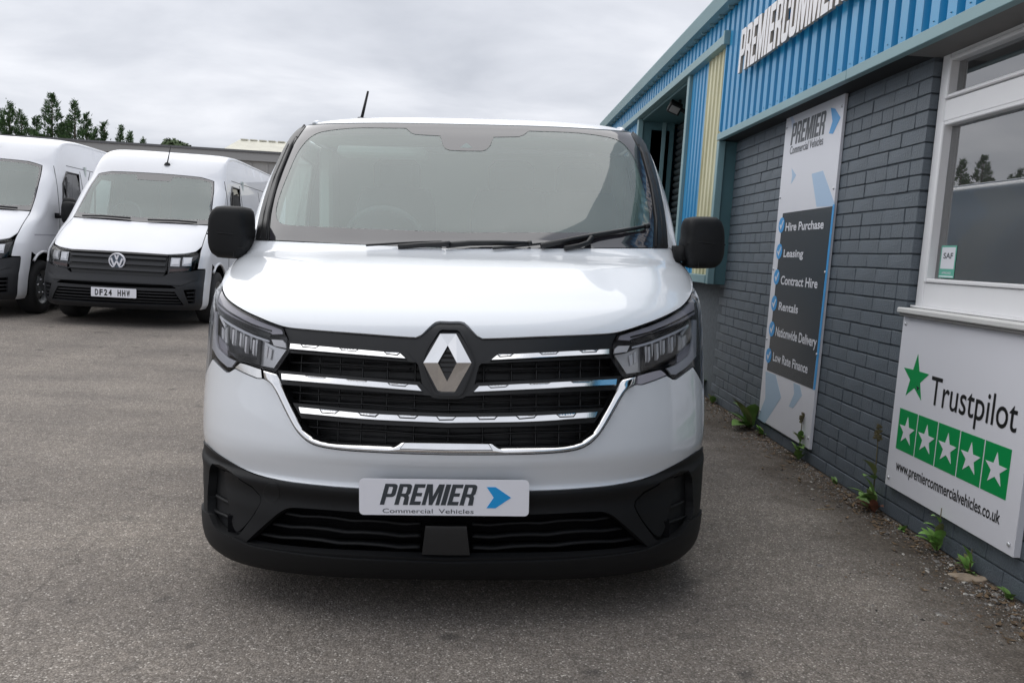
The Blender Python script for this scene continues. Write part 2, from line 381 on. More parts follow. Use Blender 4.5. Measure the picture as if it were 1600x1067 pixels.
    L(bp.outputs[0], b.inputs['Normal'])
_asphalt(asp)
me = bpy.data.meshes.new('asphalt_ground'); me.from_pydata(V.tolist(), [], Fc); me.polygons.foreach_set('use_smooth', [True]*len(Fc))
tag(link('asphalt_ground', me, None, asp), kind='structure')

# ================================================================== WORKSHOP BUILDING
XB, XC = 2.05, 1.90
mb_brick = grain(mat('grey_painted_brick', (.118, .141, .164), .50, spec=.4), 5, .16, .8, 110, .006, rvar=.06)
m_mort = grain(mat('grey_painted_mortar', (.085, .102, .118), .7), 30, .2, .4, 120, .003)
m_blue = grain(mat('blue_coated_steel', (.02, .275, .53), .30, spec=.6), 1.5, .06, rvar=.05, stretch=(1, 1, .3))
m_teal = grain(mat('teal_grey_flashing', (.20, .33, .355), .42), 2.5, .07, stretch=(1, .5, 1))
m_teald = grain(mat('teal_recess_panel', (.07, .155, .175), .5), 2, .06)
m_cream = grain(mat('weathered_cream_sheet', (.60, .58, .40), .5), 3, .12, dark=(.47, .45, .27), stretch=(1, 1, .35))
m_upvc = grain(mat('white_upvc', (.80, .80, .81), .3), 3, .03)
m_sign = grain(mat('sign_board_white', (.74, .745, .79), .28, spec=.45), 1.2, .03)
m_sill = grain(mat('white_sill', (.60, .60, .585), .45), 6, .06)
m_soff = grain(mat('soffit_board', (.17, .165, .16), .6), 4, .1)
m_int = mat('office_interior', (.10, .10, .11), .8)
m_lett = grain(mat('sign_letter_white', (.78, .77, .78), .4), 5, .04)
m_ledge = mat('sign_letter_edge', (.42, .36, .30), .6)
bld = thing('workshop_building', 'workshop unit with grey painted brick wall and blue corrugated cladding above', 'building', (XB, 6.7, .07))
def B(name, mb, m): 
    mb.v = [(x-XB, y-6.7, z-.07) for x, y, z in mb.v]; return mb.build(name, m, bld)
# wall cores
c = MB()
for a_, b_ in (((XB+.008, 3.795, -.05), (XB+.25, 7.9, 2.6)), ((XB+.008, -3.0, -.05), (XB+.25, 3.794, 1.06)), ((XB+.008, -3.0, 2.30), (XB+.25, 3.794, 2.6)), ((XB+.012, 10.4, -.05), (XB+.25, 13.3, 2.9))):
    c = MB(); c.box(a_, b_); B('wall_core', c, m_mort)
# bricks: shared meshes, each brick its own part; the far ones past 300 joined
def brick_me(L, jig):
    b = MB(); b.box((0, 0, 0), (.1, L, .0665), .0022)
    v = [(x+(r_()*.0012 if x < .05 else 0), y+(r_()*.0012), z+(r_()*.0012)) for x, y, z in b.v]; b.v = v
    me = b.mesh('brick'); me.materials.append(mb_brick); return me
def r_(): return random.uniform(-1, 1)
BM = {'s': [brick_me(.2225, 1) for _ in range(4)], 'h': [brick_me(.1100, 1) for _ in range(3)]}
spots = []
def courses(y0, y1, z0, z1):
    k = 0; z = z0
    while z < z1-.02:
        head = (k % 4 == 2); y = y1; first = True
        while y > y0+.02:
            typ = 'h' if head else 's'
            if first and not head and k % 2: typ = 'h'
            first = False
            Lb = .2225 if typ == 's' else .1100
            spots.append((y-Lb, z, typ)); y -= Lb+.003
        k += 1; z += .075
courses_list = []
def courses_right(y0, y1, z0, z1):   # aligned at the reveal corner y0, running away from the camera
    k = 0; z = z0
    while z < z1-.02:
        head = (k % 4 == 2); y = y0; first = True
        while y < y1:
            typ = 'h' if (head or (first and k % 2)) else 's'; first = False
            Lb = .2225 if typ == 's' else .1100
            spots.append((y, z, typ)); y += Lb+.003
        k += 1; z += .075
courses_right(3.782, 6.66, .075, 2.25)
courses(1.9, 3.772, .075, 1.05)
def vis_size(s):
    y, z, t = s; d = math.hypot(XB, y)
    return (.216 if t == 's' else .1035)*XB/d**3 if y > .5 else 0
def hidden(s):
    y, z, t = s
    return (4.72 < y < 5.42 and .2 < z < 2.2) or (2.86 < y < 3.5 and .26 < z < .98) or y < 2.5
order = sorted(spots, key=lambda s: (hidden(s), -vis_size(s)))
far = MB()
for i, (y, z, t) in enumerate(order):
    if i < 298:
        o = link('brick', random.choice(BM[t]), bld)
        o.location = (random.uniform(-.0016, .0016), y-6.7+random.uniform(-.001, .001), z-.07+random.uniform(-.0012, .0012))
        o.rotation_euler = (0, random.uniform(-.006, .006), random.uniform(-.004, .004))
    else:
        L_b = .2225 if t == 's' else .1100; dx = random.uniform(-.0016, .0016)
        far.box((XB+dx, y, z), (XB+.1, y+L_b, z+.0665), .0022)
fb = B('brickwork', far, mb_brick); fb['kind'] = 'stuff'
# plinth course where the ground meets the wall
pl = MB(); pl.box((XB+.004, -3, -.05), (XB+.1, 7.9, .074)); B('wall_plinth', pl, m_mort)
# cladding sheets
PITCH = .133
def sheet(y0, y1, z0, z1, m, x=XC, name='cladding_sheet', rib=(.070, .010, .043, .010), dep=.034):
    b = MB(); ys = []; y = y0
    cr_, f1, va, f2 = rib
    while y < y1-1e-4:
        for yy, xx in ((y, x), (y+cr_, x), (y+cr_+f1, x+dep), (y+cr_+f1+va, x+dep)):
            if yy <= y1: ys.append((yy, xx))
        y += cr_+f1+va+f2
    ys.append((y1, x))
    Vv = []; Ff = []
    for yy, xx in ys: Vv += [(xx, yy, z0), (xx, yy, z1)]
    for i in range(len(ys)-1): Ff.append((2*i, 2*i+2, 2*i+3, 2*i+1))
    b.add(Vv, Ff); B(name, b, m)
y = -2.74+.0
while y < 6.6:
    sheet(y, min(y+PITCH*8, 6.70), 2.305, 3.30, m_blue, XC+(.0008 if int(y*10) % 2 else 0)); y += PITCH*8
y = 6.702
while y < 13.2:
    sheet(y, min(y+PITCH*8, 13.3), 3.09, 3.30, m_blue); y += PITCH*8
sheet(6.73, 7.30, 1.15, 3.06, m_cream, XC+.02, 'cream_cladding_sheet', (.050, .014, .034, .014), .030)
sheet(7.302, 7.84, 1.15, 3.06, m_blue, XC+.02, 'cladding_sheet', (.050, .014, .034, .014), .030)
sheet(10.50, 13.3, .1, 3.06, m_blue, XC+.02)
def bar(name, a, b, m, bev=.003): q = MB(); q.box(a, b, bev); return B(name, q, m)
bar('base_flashing', (XC-.022, 4.332, 2.258), (XC+.02, 6.70, 2.312), m_teal)
bar('base_flashing', (XC-.0225, 1.98, 2.2575), (XC+.02, 4.328, 2.3125), m_teal)
bar('base_flashing', (XC-.022, -2.74, 2.258), (XC+.02, 1.976, 2.312), m_teal)
bar('head_flashing', (XC-.04, 6.69, 3.03), (XC+.03, 13.32, 3.105), m_teal)
bar('head_flashing_end', (XC-.045, 6.655, 3.02), (XC+.01, 6.689, 3.13), m_teal)
bar('corner_flashing', (XC-.006, 6.68, 1.075), (XC+.05, 6.745, 2.257), m_teal)
bar('corner_flashing', (XC-.003, 6.705, 2.338), (XC+.05, 6.735, 3.028), m_blue)
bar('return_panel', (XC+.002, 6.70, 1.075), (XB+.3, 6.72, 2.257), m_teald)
bar('cladding_bottom_trim', (XC-.012, 6.75, 1.078), (XC+.06, 7.9, 1.148), m_teal)
bar('door_jamb_trim', (XC-.012, 7.85, 1.15), (XC+.05, 7.93, 3.028), m_teal)
bar('door_jamb', (XC+.05, 7.86, 0), (2.5, 7.92, 3.0), m_teald)
bar('door_jamb_far', (XC-.012, 10.38, 0), (XC+.05, 10.48, 3.028), m_teal)
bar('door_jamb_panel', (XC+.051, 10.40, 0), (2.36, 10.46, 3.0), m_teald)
bar('door_jamb_edge', (2.20, 10.385, 0), (2.25, 10.399, 3.0), m_teal)
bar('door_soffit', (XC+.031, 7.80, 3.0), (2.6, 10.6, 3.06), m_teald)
bar('window_soffit', (XC+.021, -2.7, 2.262), (XB+.14, 3.80, 2.290), m_soff)
bar('wall_soffit', (XC+.021, 3.802, 2.262), (XB+.14, 6.69, 2.292), mat('soffit_shadow_board', (.02, .022, .024), .9))  # near-black: shade under the cladding is put into the board's colour
# roller shutter: individual laths
for k in range(36):
    q = MB(); z0 = .08+k*.081; q.loft([[(2.44, yy, z0), (2.405, yy, z0+.02), (2.40, yy, z0+.04), (2.405, yy, z0+.062), (2.44, yy, z0+.078)] for yy in (7.93, 10.45)], close=False, cap=(False, False))
    B('shutter_lath', q, m_slat2 if k else (m_slat2 := grain(mat('dark_shutter', (.05, .065, .07), .5), 3, .2)))
bar('shutter_backing', (2.46, 7.9, 0), (2.5, 10.5, 3.0), M['dark'])
fx = MB()
for k in range(66):
    yy = -2.74+PITCH*k+.035
    if yy < 6.6:
        for zz in (2.345, 2.80, 3.25): fx.lathe([(0, .0035), (-.003, .003), (-.004, 0)], 'x', (XC-.0005, yy, zz), 6)
B('sheet_fixings', fx, mat('fixing_cap', (.10, .22, .34), .5))['kind'] = 'stuff'
# roof: gutter, brackets, sheet edge
g = MB(); prof = [(XC+.02, 3.43), (XC-.10, 3.43), (XC-.105, 3.415), (XC-.085, 3.31), (XC-.02, 3.305), (XC+.02, 3.31)]
g.loft([[(x, yy, z) for x, z in prof] for yy in (-3, 13.4)], smooth=False); B('gutter', g, m_teal)
for k in range(58):
    yy = -2.5+k*.266+.05
    if yy > 13.2: break
    q = MB(); q.box((XC-.045, yy, 3.282), (XC-.004, yy+.012, 3.304)); B('gutter_bracket', q, m_teal)
rf = MB(); rf.add([(XC+.0, -3, 3.42), (XC+.0, 13.4, 3.42), (12, 13.4, 4.2), (12, -3, 4.2), (XC+.02, -3, 3.0), (XC+.02, 13.4, 3.0), (12, 13.4, 0), (12, -3, 0)], [(0,1,2,3), (3,2,6,7), (1,5,6,2), (0,3,7,4)])
B('roof', rf, grain(mat('grey_roof_sheet', (.35, .36, .36), .6), 3, .1))
# far gable wall (closes the volume)
bar('end_wall', (XC+.06, 13.3, 0), (12, 13.36, 3.41), m_blue)

# window (frame, panes) set back behind the brick reveal
XW = 2.10
wd = bar('office_window', (XW-.012, 3.716, 1.10), (XW+.06, 3.778, 2.285), m_upvc, .006); wd.name = 'window_frame'
def wbar(y0, y1, z0, z1, x0=XW-.012, x1=XW+.06, bev=.006): 
    q = MB(); q.box((x0, y0, z0), (x1, y1, z1), bev); q.v = [(x-XB, y-6.7, z-.07) for x, y, z in q.v]; return q.build('frame_rail', m_upvc, wd)
Yr = 1.5
wbar(Yr, 3.714, 2.245, 2.284); wbar(Yr, 3.714, 1.955, 2.055); wbar(Yr, 3.714, 1.10, 1.215); wbar(Yr-.06, Yr, 1.10, 2.285)
for z0, z1 in ((1.217, 1.953), (2.057, 2.243)):    # beading round the panes
    for a, b in (((3.690, z0), (3.7135, z1)),): wbar(a[0], b[0], a[1], b[1], XW-.022, XW+.03, .004)
    wbar(Yr+.002, 3.688, z0, z0+.018, XW-.022, XW+.03, .004); wbar(Yr+.002, 3.688, z1-.018, z1, XW-.022, XW+.03, .004)
wbar(Yr, 3.777, 1.094, 1.104, XW-.035, XW+.02, .002)
wbar(2.46, 2.53, 1.216, 1.954); wbar(2.46, 2.53, 2.056, 2.244)
gl = glass('office_glass', (.55, .58, .60), 3.0, .004, .10, (.45, .45, .45))  # grey diffuse share lifts the pane like pale reflected sky
for z0, z1 in ((1.235, 1.935), (2.075, 2.225)):
    q = MB(); q.box((XW+.02, Yr, z0-.01), (XW+.026, 3.695, z1+.01)); q.v = [(x-XB, y-6.7, z-.07) for x, y, z in q.v]; q.build('pane', gl, wd)
q = MB(); q.box((XW+.062, -1, .6), (5.5, 3.9, 2.5)); q.v = [(x-XB, y-6.7, z-.07) for x, y, z in q.v]; q.f = [f for i, f in enumerate(q.f) if i != 5]
B_ = q.build('office_room', m_int, bld)
q = MB()
for k in range(5): q.box((XW+.16+.004*k, 3.66-k*.085, 1.24), (XW+.165+.004*k, 3.70-k*.085+.02, 2.24))
B('vertical_blind', q, mat('blind_fabric', (.45, .45, .44), .8))
q = MB(); q.lathe([(0, .0), (0, .04), (.07, .052), (.075, .056), (.075, .0)], 'z', (XW+.3, 3.50, 1.24), 16)
B('plant_pot', q, mat('clay_pot', (.4, .3, .26), .7))
bar('window_sill', (1.985, -2, 1.066), (XW-.013, 3.745, 1.092), m_sill, .005)
bar('sill_packer', (1.995, -2, 1.052), (XB+.01, 3.735, 1.0655), m_soff, .002)
# security floodlight hanging in the door recess
fl = thing('floodlight', 'black security floodlight fixed under the soffit of the shutter door recess', 'floodlight', (2.02, 8.9, 2.95))
q = MB(); q.box((-.07, -.05, -.10), (.07, .03, .02), .008); h = q.build('housing', M['blackp'], fl); h.rotation_euler = (.75, .35, 0)
q = MB(); q.box((-.05, -.056, -.08), (.05, -.0505, .0), .002); h = q.build('lamp_glass', M['rimg'], fl); h.rotation_euler = (.75, .35, 0)
q = MB(); q.box((.02, -.01, .0), (.05, .02, .052), .004); q.tube([(.05, 0, -.05), (.14, .02, -.09)], .022, 8); q.build('bracket', M['blackp'], fl)

# ---- fascia lettering
fs = thing('fascia_sign', 'large raised white capital letters on the blue cladding', 'sign', (XC-.03, 6.17, 2.68))
tw, gl_ = heavy('PREMIERCOMMERCIALVEHICLES', .06)
tot, _ = heavy('PREMIERCOMMERC', .06); sx = 1.86/tot; hz = .315
for lp in gl_:
    b = MB(); flatshape(b, lp, lambda a, c_, d: (-d-.003, -(a*sx+.012*c_), c_*hz), .022)
    me = b.mesh('letter'); me.materials.append(m_lett); me.materials.append(m_ledge)
    for p_ in me.polygons: p_.material_index = 0 if abs(p_.normal.x) > .5 else 1
    o = link('letter', me, fs)

# ================================================================== SIGN BOARDS
def board(name, label, TL, BR, X, boltpos):
    """flat board screwed to the wall; returns thing and plane mapping from pixels measured on it"""
    A = onX(TL, X); Bq = onX(BR, X); y1, z1, y0, z0 = A[1], A[2], Bq[1], Bq[2]
    t = thing(name, label, 'sign', (X, y1, z0))
    b = MB(); b.box((0, -(y1-y0), 0), (XB-X-.002, 0, z1-z0), .0012); b.build('board', m_sign, t)
    P = lambda p: (lambda w_: (y1-w_[1], w_[2]-z0))(onX(p, X))
    fr = lambda a, c_, d: (-d, -a, c_)
    for (a, c_) in boltpos((y1-y0), (z1-z0)):
        q = MB(); q.lathe([(.0, .0), (0, .009), (-.004, .008), (-.006, .004), (-.0062, 0)], 'x', (-.0005, -a, c_), 10); q.build('screw', M['silver'], t)
    return t, P, fr
def poly(t, name, pts, P, fr, m, d=.0012, px=True):
    b = MB(); flatshape(b, [[P(p) if px else p for p in pts]], fr, d); return link(name, b.mesh(name), t, m)
m_bl = mat('sign_blue', (.05, .33, .70), .35); m_bl2 = mat('sign_pale_blue', (.42, .57, .75), .35); m_bl3 = mat('sign_mid_blue', (.42, .55, .68), .35); m_bl4 = mat('sign_faint_blue', (.60, .66, .80), .35)
m_dk = grain(mat('sign_dark_panel', (.035, .045, .055), .22, spec=.5), 2, .05)
m_gr = mat('sign_green', (.0, .28, .07), .35)
t1, P, fr = board('finance_sign_board', 'tall narrow white sign board listing hire purchase and leasing services, screwed to grey bricks', (1230, 177), (1264, 702), 2.03,
    lambda w_, h_: [(x, z) for x in (.025, w_-.025) for z in (.03*h_, .27*h_, .5*h_, .73*h_, .95*h_)])
a0, b0 = P((1235, 228)); a1, _ = P((1289, 213)); _, b1 = P((1239, 194))
tw, gs = heavy('PREMIER', .06)
for lp in gs:
    b = MB(); flatshape(b, lp, lambda x, y_, d: fr(a0+(x+.12*y_)/tw*(a1-a0)*.96, b0+y_*(b1-b0), d), .0012); link('letter', b.mesh('letter'), t1, M['ink'])
b = MB(); c0 = P((1234, 242)); c1 = P((1286, 225)); c2 = P((1234.5, 236)); text(b, 'Commercial Vehicles', fr, c0[0], c1[0], c0[1], c0[1]+.055, .0012, .01); link('lettering', b.mesh('lettering'), t1, M['ink'])
poly(t1, 'arrow', [(1298.5, 169), (1305, 170), (1313.5, 184), (1301.5, 209.5), (1295.5, 209), (1301, 190)], P, fr, m_bl)
poly(t1, 'chevron_shape', [(1233, 178), (1239, 183), (1244, 196), (1238, 204), (1237, 192)], P, fr, m_bl4, .0008)
poly(t1, 'chevron_shape', [(1237, 263), (1244, 274), (1236, 288), (1238, 275)], P, fr, m_bl2, .0008)
poly(t1, 'chevron_shape', [(1268.5, 272), (1286, 267), (1304, 318), (1304, 322), (1276, 323.5)], P, fr, m_bl2, .0008)
poly(t1, 'edge_stripe', [(1301.5, 320), (1304.5, 319.5), (1273.8, 609), (1270.5, 609)], P, fr, m_bl, .0012)
poly(t1, 'dark_panel', [(1223.6, 333.5), (1301.2, 322.5), (1270, 608), (1198.5, 578)], P, fr, m_dk, .0014)
poly(t1, 'chevron_shape', [(1196.5, 580), (1212, 586), (1220.5, 621), (1195, 661), (1184, 653.5), (1196, 622)], P, fr, m_bl3, .0008)
poly(t1, 'chevron_shape', [(1240, 598), (1250, 602.5), (1253, 618), (1239, 637.5), (1232.6, 635), (1241, 615)], P, fr, m_bl3, .0008)
items = [('Hire Purchase', (1221.7, 352), (1227.5, 361), (1287, 358.5), 14), ('Leasing', (1218, 393), (1224.5, 401.5), (1255, 403), 13), ('Contract Hire', (1214, 433), (1220, 444), (1277.5, 450), 15),
         ('Rentals', (1210, 474), (1217, 484), (1247, 489), 14), ('Nationwide Delivery', (1206.5, 514), (1212, 524), (1275.5, 546), 16), ('Low Rate Finance', (1201.4, 555.4), (1208, 563), (1262, 582), 15)]
for s_, cc, l0, l1, hp in items:
    b = MB(); A = P(l0); Bq = P(l1); T_ = P((l0[0], l0[1]-hp)); text(b, s_, fr, A[0], Bq[0], A[1], A[1]+(T_[1]-A[1])*.92, .0026, .022); link('lettering', b.mesh('lettering'), t1, m_sign)
    C0 = P(cc); rr = .052
    b = MB(); flatshape(b, [[(C0[0]+rr*math.cos(k*math.pi/10), C0[1]+rr*math.sin(k*math.pi/10)) for k in range(20)]], fr, .0030); tk = link('tick_disc', b.mesh('tick_disc'), t1, m_bl)
    b = MB(); flatshape(b, [[(C0[0]+x*rr, C0[1]+y_*rr) for x, y_ in ((-.62, .0), (-.35, .12), (-.12, -.2), (.45, .62), (.72, .55), (-.05, -.62))]], fr, .0042); link('tick', b.mesh('tick'), tk, m_sign)

t2, P, fr = board('review_sign_board', 'wide white board with green star rating and website line, below the office window', (1412.3, 493.7), (1582.7, 871), 2.02,
    lambda w_, h_: [(.03, .04), (w_-.03, .04), (.03, h_-.035), (w_-.03, h_-.035)])
def star(cx, cy, r, sxy=1.0):
    o = []
    for k in range(10):
        a = math.pi/2+k*math.pi/5; q = r if k % 2 == 0 else r*.40; o.append((cx+q*math.cos(a)*sxy, cy+q*math.sin(a)))
    return o
W0, H0 = P((1430.5, 591)); 
b = MB(); flatshape(b, [star(W0, H0, .112)], fr, .0012); st = link('big_star', b.mesh('big_star'), t2, m_gr)
b = MB(); flatshape(b, [[(W0+.018, H0-.032), (W0+.045, H0-.037), (W0+.028, H0-.052)]], fr, .002); link('star_notch', b.mesh('star_notch'), st, m_dk)
b = MB(); A = P((1452, 630)); Bq = P((1588, 674)); T_ = P((1452, 583)); text(b, 'Trustpilot', fr, A[0], Bq[0], A[1], T_[1], .0012, .004); link('lettering', b.mesh('lettering'), t2, M['black'])
sq = [((1407, 637), (1432.5, 648), (1426, 709.5), (1399.5, 699)), ((1436, 649), (1464.5, 660), (1458, 725), (1428.5, 712)), ((1467.5, 661), (1500, 673), (1493, 743), (1460.5, 727)),
      ((1503, 675), (1539, 689), (1531, 763.5), (1496, 745)), ((1543, 691), (1583.5, 706), (1574.5, 783), (1534, 765))]
tl = P(sq[0][0]); br_ = P(sq[4][2]); tr = P(sq[4][1]); nsz = (tr[0]-tl[0]); s1 = nsz/5
for k in range(5):
    x0 = tl[0]+k*s1; b = MB(); y0, y1 = br_[1], tl[1]
    cx, cy = x0+s1*.48, (y0+y1)/2
    flatshape(b, [[(x0, y0), (x0+s1*.95, y0), (x0+s1*.95, y1), (x0, y1)]], fr, .0012); ob = link('rating_square', b.mesh('rating_square'), t2, m_gr)
    b = MB(); flatshape(b, [star(cx, cy, s1*.42)], fr, .0024); os_ = link('star', b.mesh('star'), ob, m_sign)
b = MB(); A = P((1399.5, 733)); Bq = P((1562, 817)); text(b, 'www.premiercommercialvehicles.co.uk', fr, A[0], Bq[0], A[1], A[1]+.052, .0012, .014); link('lettering', b.mesh('lettering'), t2, M['black'])

# window sticker
A = onX((1472, 384), XW+.019); Bq = onX((1490, 435), XW+.019)
sk = thing('window_sticker', 'small green and white accreditation sticker inside corner of the office window', 'sticker', (XW+.0185, A[1], Bq[2]))
w_, h_ = A[1]-Bq[1], A[2]-Bq[2]; fr = lambda a, c_, d: (-d, -a, c_)
for nm, pts, m_, d in (('sticker_sheet', [(0, 0), (w_, 0), (w_, h_), (0, h_)], mat('sticker_green', (.12, .42, .32), .4), .0006), ('sticker_panel', [(.008, h_*.28), (w_-.008, h_*.28), (w_-.008, h_-.008), (.008, h_-.008)], m_sign, .001),
                    ('sticker_panel', [(.006, .004), (w_-.006, .004), (w_-.006, h_*.06), (.006, h_*.06)], m_sign, .001)):
    b = MB(); flatshape(b, [pts], fr, d); link(nm, b.mesh(nm), sk, m_)
b = MB(); text(b, 'SAF', fr, w_*.2, w_*.82, h_*.60, h_*.78, .0014, .02); link('lettering', b.mesh('lettering'), sk, M['ink'])
b = MB(); text(b, 'APPROVED', fr, w_*.2, w_*.8, h_*.12, h_*.19, .0014, .01); link('lettering', b.mesh('lettering'), sk, m_sign)

# ================================================================== curved vehicle fronts: profile table swept round in plan
def pslopes(xs, Y):
    h = np.diff(xs); d = np.diff(Y, axis=0)/h[:, None]; mm = np.zeros_like(Y)
    w1 = (2*h[1:]+h[:-1])[:, None]; w2 = (h[1:]+2*h[:-1])[:, None]; p = d[:-1]*d[1:] > 0
    with np.errstate(divide='ignore', invalid='ignore'): q = (w1+w2)/(w1/d[:-1]+w2/d[1:])
    mm[1:-1] = np.where(p, q, 0); mm[0] = d[0]; mm[-1] = d[-1]; return mm
class Surf:
    def __init__(s, rows, T, roll, yaw):
        s.A = np.array(rows, float); s.K = np.arange(len(rows), dtype=float); s.M = pslopes(s.K, s.A); s.T = np.array(T)
        cr, sr, cy, sy = math.cos(roll), math.sin(roll), math.cos(yaw), math.sin(yaw)
        s.R = np.array([[cy, sy, 0], [-sy, cy, 0], [0, 0, 1]]) @ np.array([[cr, 0, -sr], [0, 1, 0], [sr, 0, cr]])
        uu = np.sort(np.concatenate([np.linspace(-.97, .97, 150)])); tt = np.linspace(0, len(rows)-2, 220)
        s.gu, s.gt = np.meshgrid(uu, tt); s.gp = s.proj(s.S(s.gu, s.gt))
        nn = s.N(s.gu, s.gt); wp = s.S(s.gu, s.gt) @ s.R.T+s.T; s.front = ((CAM-wp)*(nn @ s.R.T)).sum(-1) > 0
        s.gp[~s.front] = 1e6
    def S(s, u, t, disp=None):
        u = np.asarray(u, float); t = np.asarray(t, float)
        k = np.clip(t.astype(int), 0, len(s.K)-2); q = (t-k)[..., None]; A = s.A; Mm = s.M
        r = (1+2*q)*(1-q)**2*A[k]+q*(1-q)**2*Mm[k]+q*q*(3-2*q)*A[k+1]+q*q*(q-1)*Mm[k+1]
        y, z, W, c, n, zd = [r[..., i] for i in range(6)]
        a = np.abs(u)*math.pi/2; sx = np.sin(a)**(2/n); cy = np.clip(np.cos(a), 0, 1)**(2/n)
        P = np.stack([np.sign(u)*W*sx, y+c*(1-cy), z-zd*(1-cy)], -1)
        if disp is not None: P = P+s.N(u, t)*disp(u, t, P)[..., None]
        return P
    def N(s, u, t, disp=None, e=2e-3):
        um = np.clip(u-e, -.999, .999); up = np.clip(u+e, -.999, .999); tm = np.clip(t-e*8, 0, s.K[-1]); tp = np.clip(t+e*8, 0, s.K[-1])
        n = np.cross(s.S(up, t, disp)-s.S(um, t, disp), s.S(u, tp, disp)-s.S(u, tm, disp)); return n/np.maximum(np.linalg.norm(n, axis=-1, keepdims=True), 1e-9)
    def So(s, u, t, off=0., disp=None):
        P = s.S(u, t, disp); return P+s.N(u, t, disp)*off if off else P
    def proj(s, P):
        c = (np.asarray(P) @ s.R.T+s.T-CAM) @ RC; return np.stack([CX+F*c[..., 0]/-c[..., 2], CY-F*c[..., 1]/-c[..., 2]], -1)
    def plane(s, p, yc):      # measured point on the vehicle's own plane y = yc
        d = ray(p) @ s.R; o = (CAM-s.T) @ s.R; return o+d*(yc-o[1])/d[1]
    def uv(s, pts, off=0.):
        ix = [i for i, p in enumerate(pts) if not isinstance(p[0], str)]; out = [None if i in ix else (p[1], p[2]) for i, p in enumerate(pts)]
        if not ix: return out
        Q = np.array([pts[i][:2] for i in ix], float); g = s.gp.reshape(-1, 2)
        k = np.array([((g-q)**2).sum(-1).argmin() for q in Q]); u = s.gu.ravel()[k].copy(); t = s.gt.ravel()[k].copy()
        best = np.full(len(Q), 1e9); bu = u.copy(); bt_ = t.copy(); e = 1e-3; f_ = lambda U, Tt: s.proj(s.So(U, Tt, off))
        for it in range(14):
            f = f_(u, t)-Q; er = (f*f).sum(-1); im = er < best; best = np.where(im, er, best); bu = np.where(im, u, bu); bt_ = np.where(im, t, bt_)
            if best.max() < 1e-3: break
            fu = (f_(u+e, t)-f_(u-e, t))/(2*e); ft = (f_(u, t+e)-f_(u, t-e))/(2*e)
            a = (fu*fu).sum(-1)+30; b = (fu*ft).sum(-1); c = (ft*ft).sum(-1)+30; g1 = (fu*f).sum(-1); g2 = (ft*f).sum(-1); D = a*c-b*b
            u = np.clip(u-np.clip((c*g1-b*g2)/D, -.05, .05), -.96, .96); t = np.clip(t-np.clip((a*g2-b*g1)/D, -.6, .6), .02, s.K[-1]-.02)
        for j, i in enumerate(ix): out[i] = (float(bu[j]), float(bt_[j]))
        return out
    def w(s, p, off=0.): (u, t), = s.uv([p], off); return s.So(np.array([u]), np.array([t]), off)[0]
def spl(pts, step=7., closed=False):
    """smooth a measured outline; points with a third entry are sharp corners, 'uv' points pass through"""
    out = []; n = len(pts)
    for i in range(n if closed else n-1):
        a = pts[i]; b = pts[(i+1) % n]
        if isinstance(a[0], str) or isinstance(b[0], str): out.append(a); continue
        p0 = pts[i-1] if (closed or i > 0) else a; p3 = pts[(i+2) % n] if (closed or i+2 < n) else b
        if len(a) > 2 or isinstance(p0[0], str): p0 = a
        if len(b) > 2 or isinstance(p3[0], str): p3 = b
        A, Bq, P0, P3 = [np.array(q[:2], float) for q in (a, b, p0, p3)]; L = np.linalg.norm(Bq-A)
        k = max(1, int(L/step)); m0 = (Bq-P0)*.5; m1 = (P3-A)*.5
        if P0 is not A and np.allclose(P0, A): m0 = (Bq-A)
        if np.allclose(P3, Bq): m1 = (Bq-A)
        for m_ in (m0, m1):
            l_ = np.linalg.norm(m_)
            if l_ > L: m_ *= L/l_
        for j in range(k):
            q = j/k; h00 = 2*q**3-3*q*q+1; h10 = q**3-2*q*q+q; h01 = -2*q**3+3*q*q; h11 = q**3-q*q
            r = h00*A+h10*m0+h01*Bq+h11*m1; out.append((float(r[0]), float(r[1])))
    if not closed: out.append(pts[-1] if isinstance(pts[-1][0], str) else tuple(pts[-1][:2]))
    return out
US = 17.
def ridge(sf, top, bot, h, peak=.3):
    """height profile between two measured edges: rises from the lower edge to a crest, then slopes back to the top edge"""
    A = np.array([(abs(u)*US, t) for u, t in top]); Bq = np.array([(abs(u)*US, t) for u, t in bot])
    def seg(Q, P):
        d = np.full(len(Q), 1e9)
        for a, b in zip(P[:-1], P[1:]):
            v = b-a; L = max(1e-9, float(v @ v)); q = np.clip(((Q-a) @ v)/L, 0, 1); d = np.minimum(d, np.linalg.norm(Q-a-q[:, None]*v, axis=1))
        return d
    def f(u, t, P):
        sh = np.shape(u); Q = np.stack([np.abs(np.ravel(u))*US, np.ravel(t)], 1); da = seg(Q, A); db = seg(Q, Bq); x = db/(da+db+1e-9)
        return (h*np.where(x < peak, x/peak, (1-x)/(1-peak))).reshape(sh)
    return f
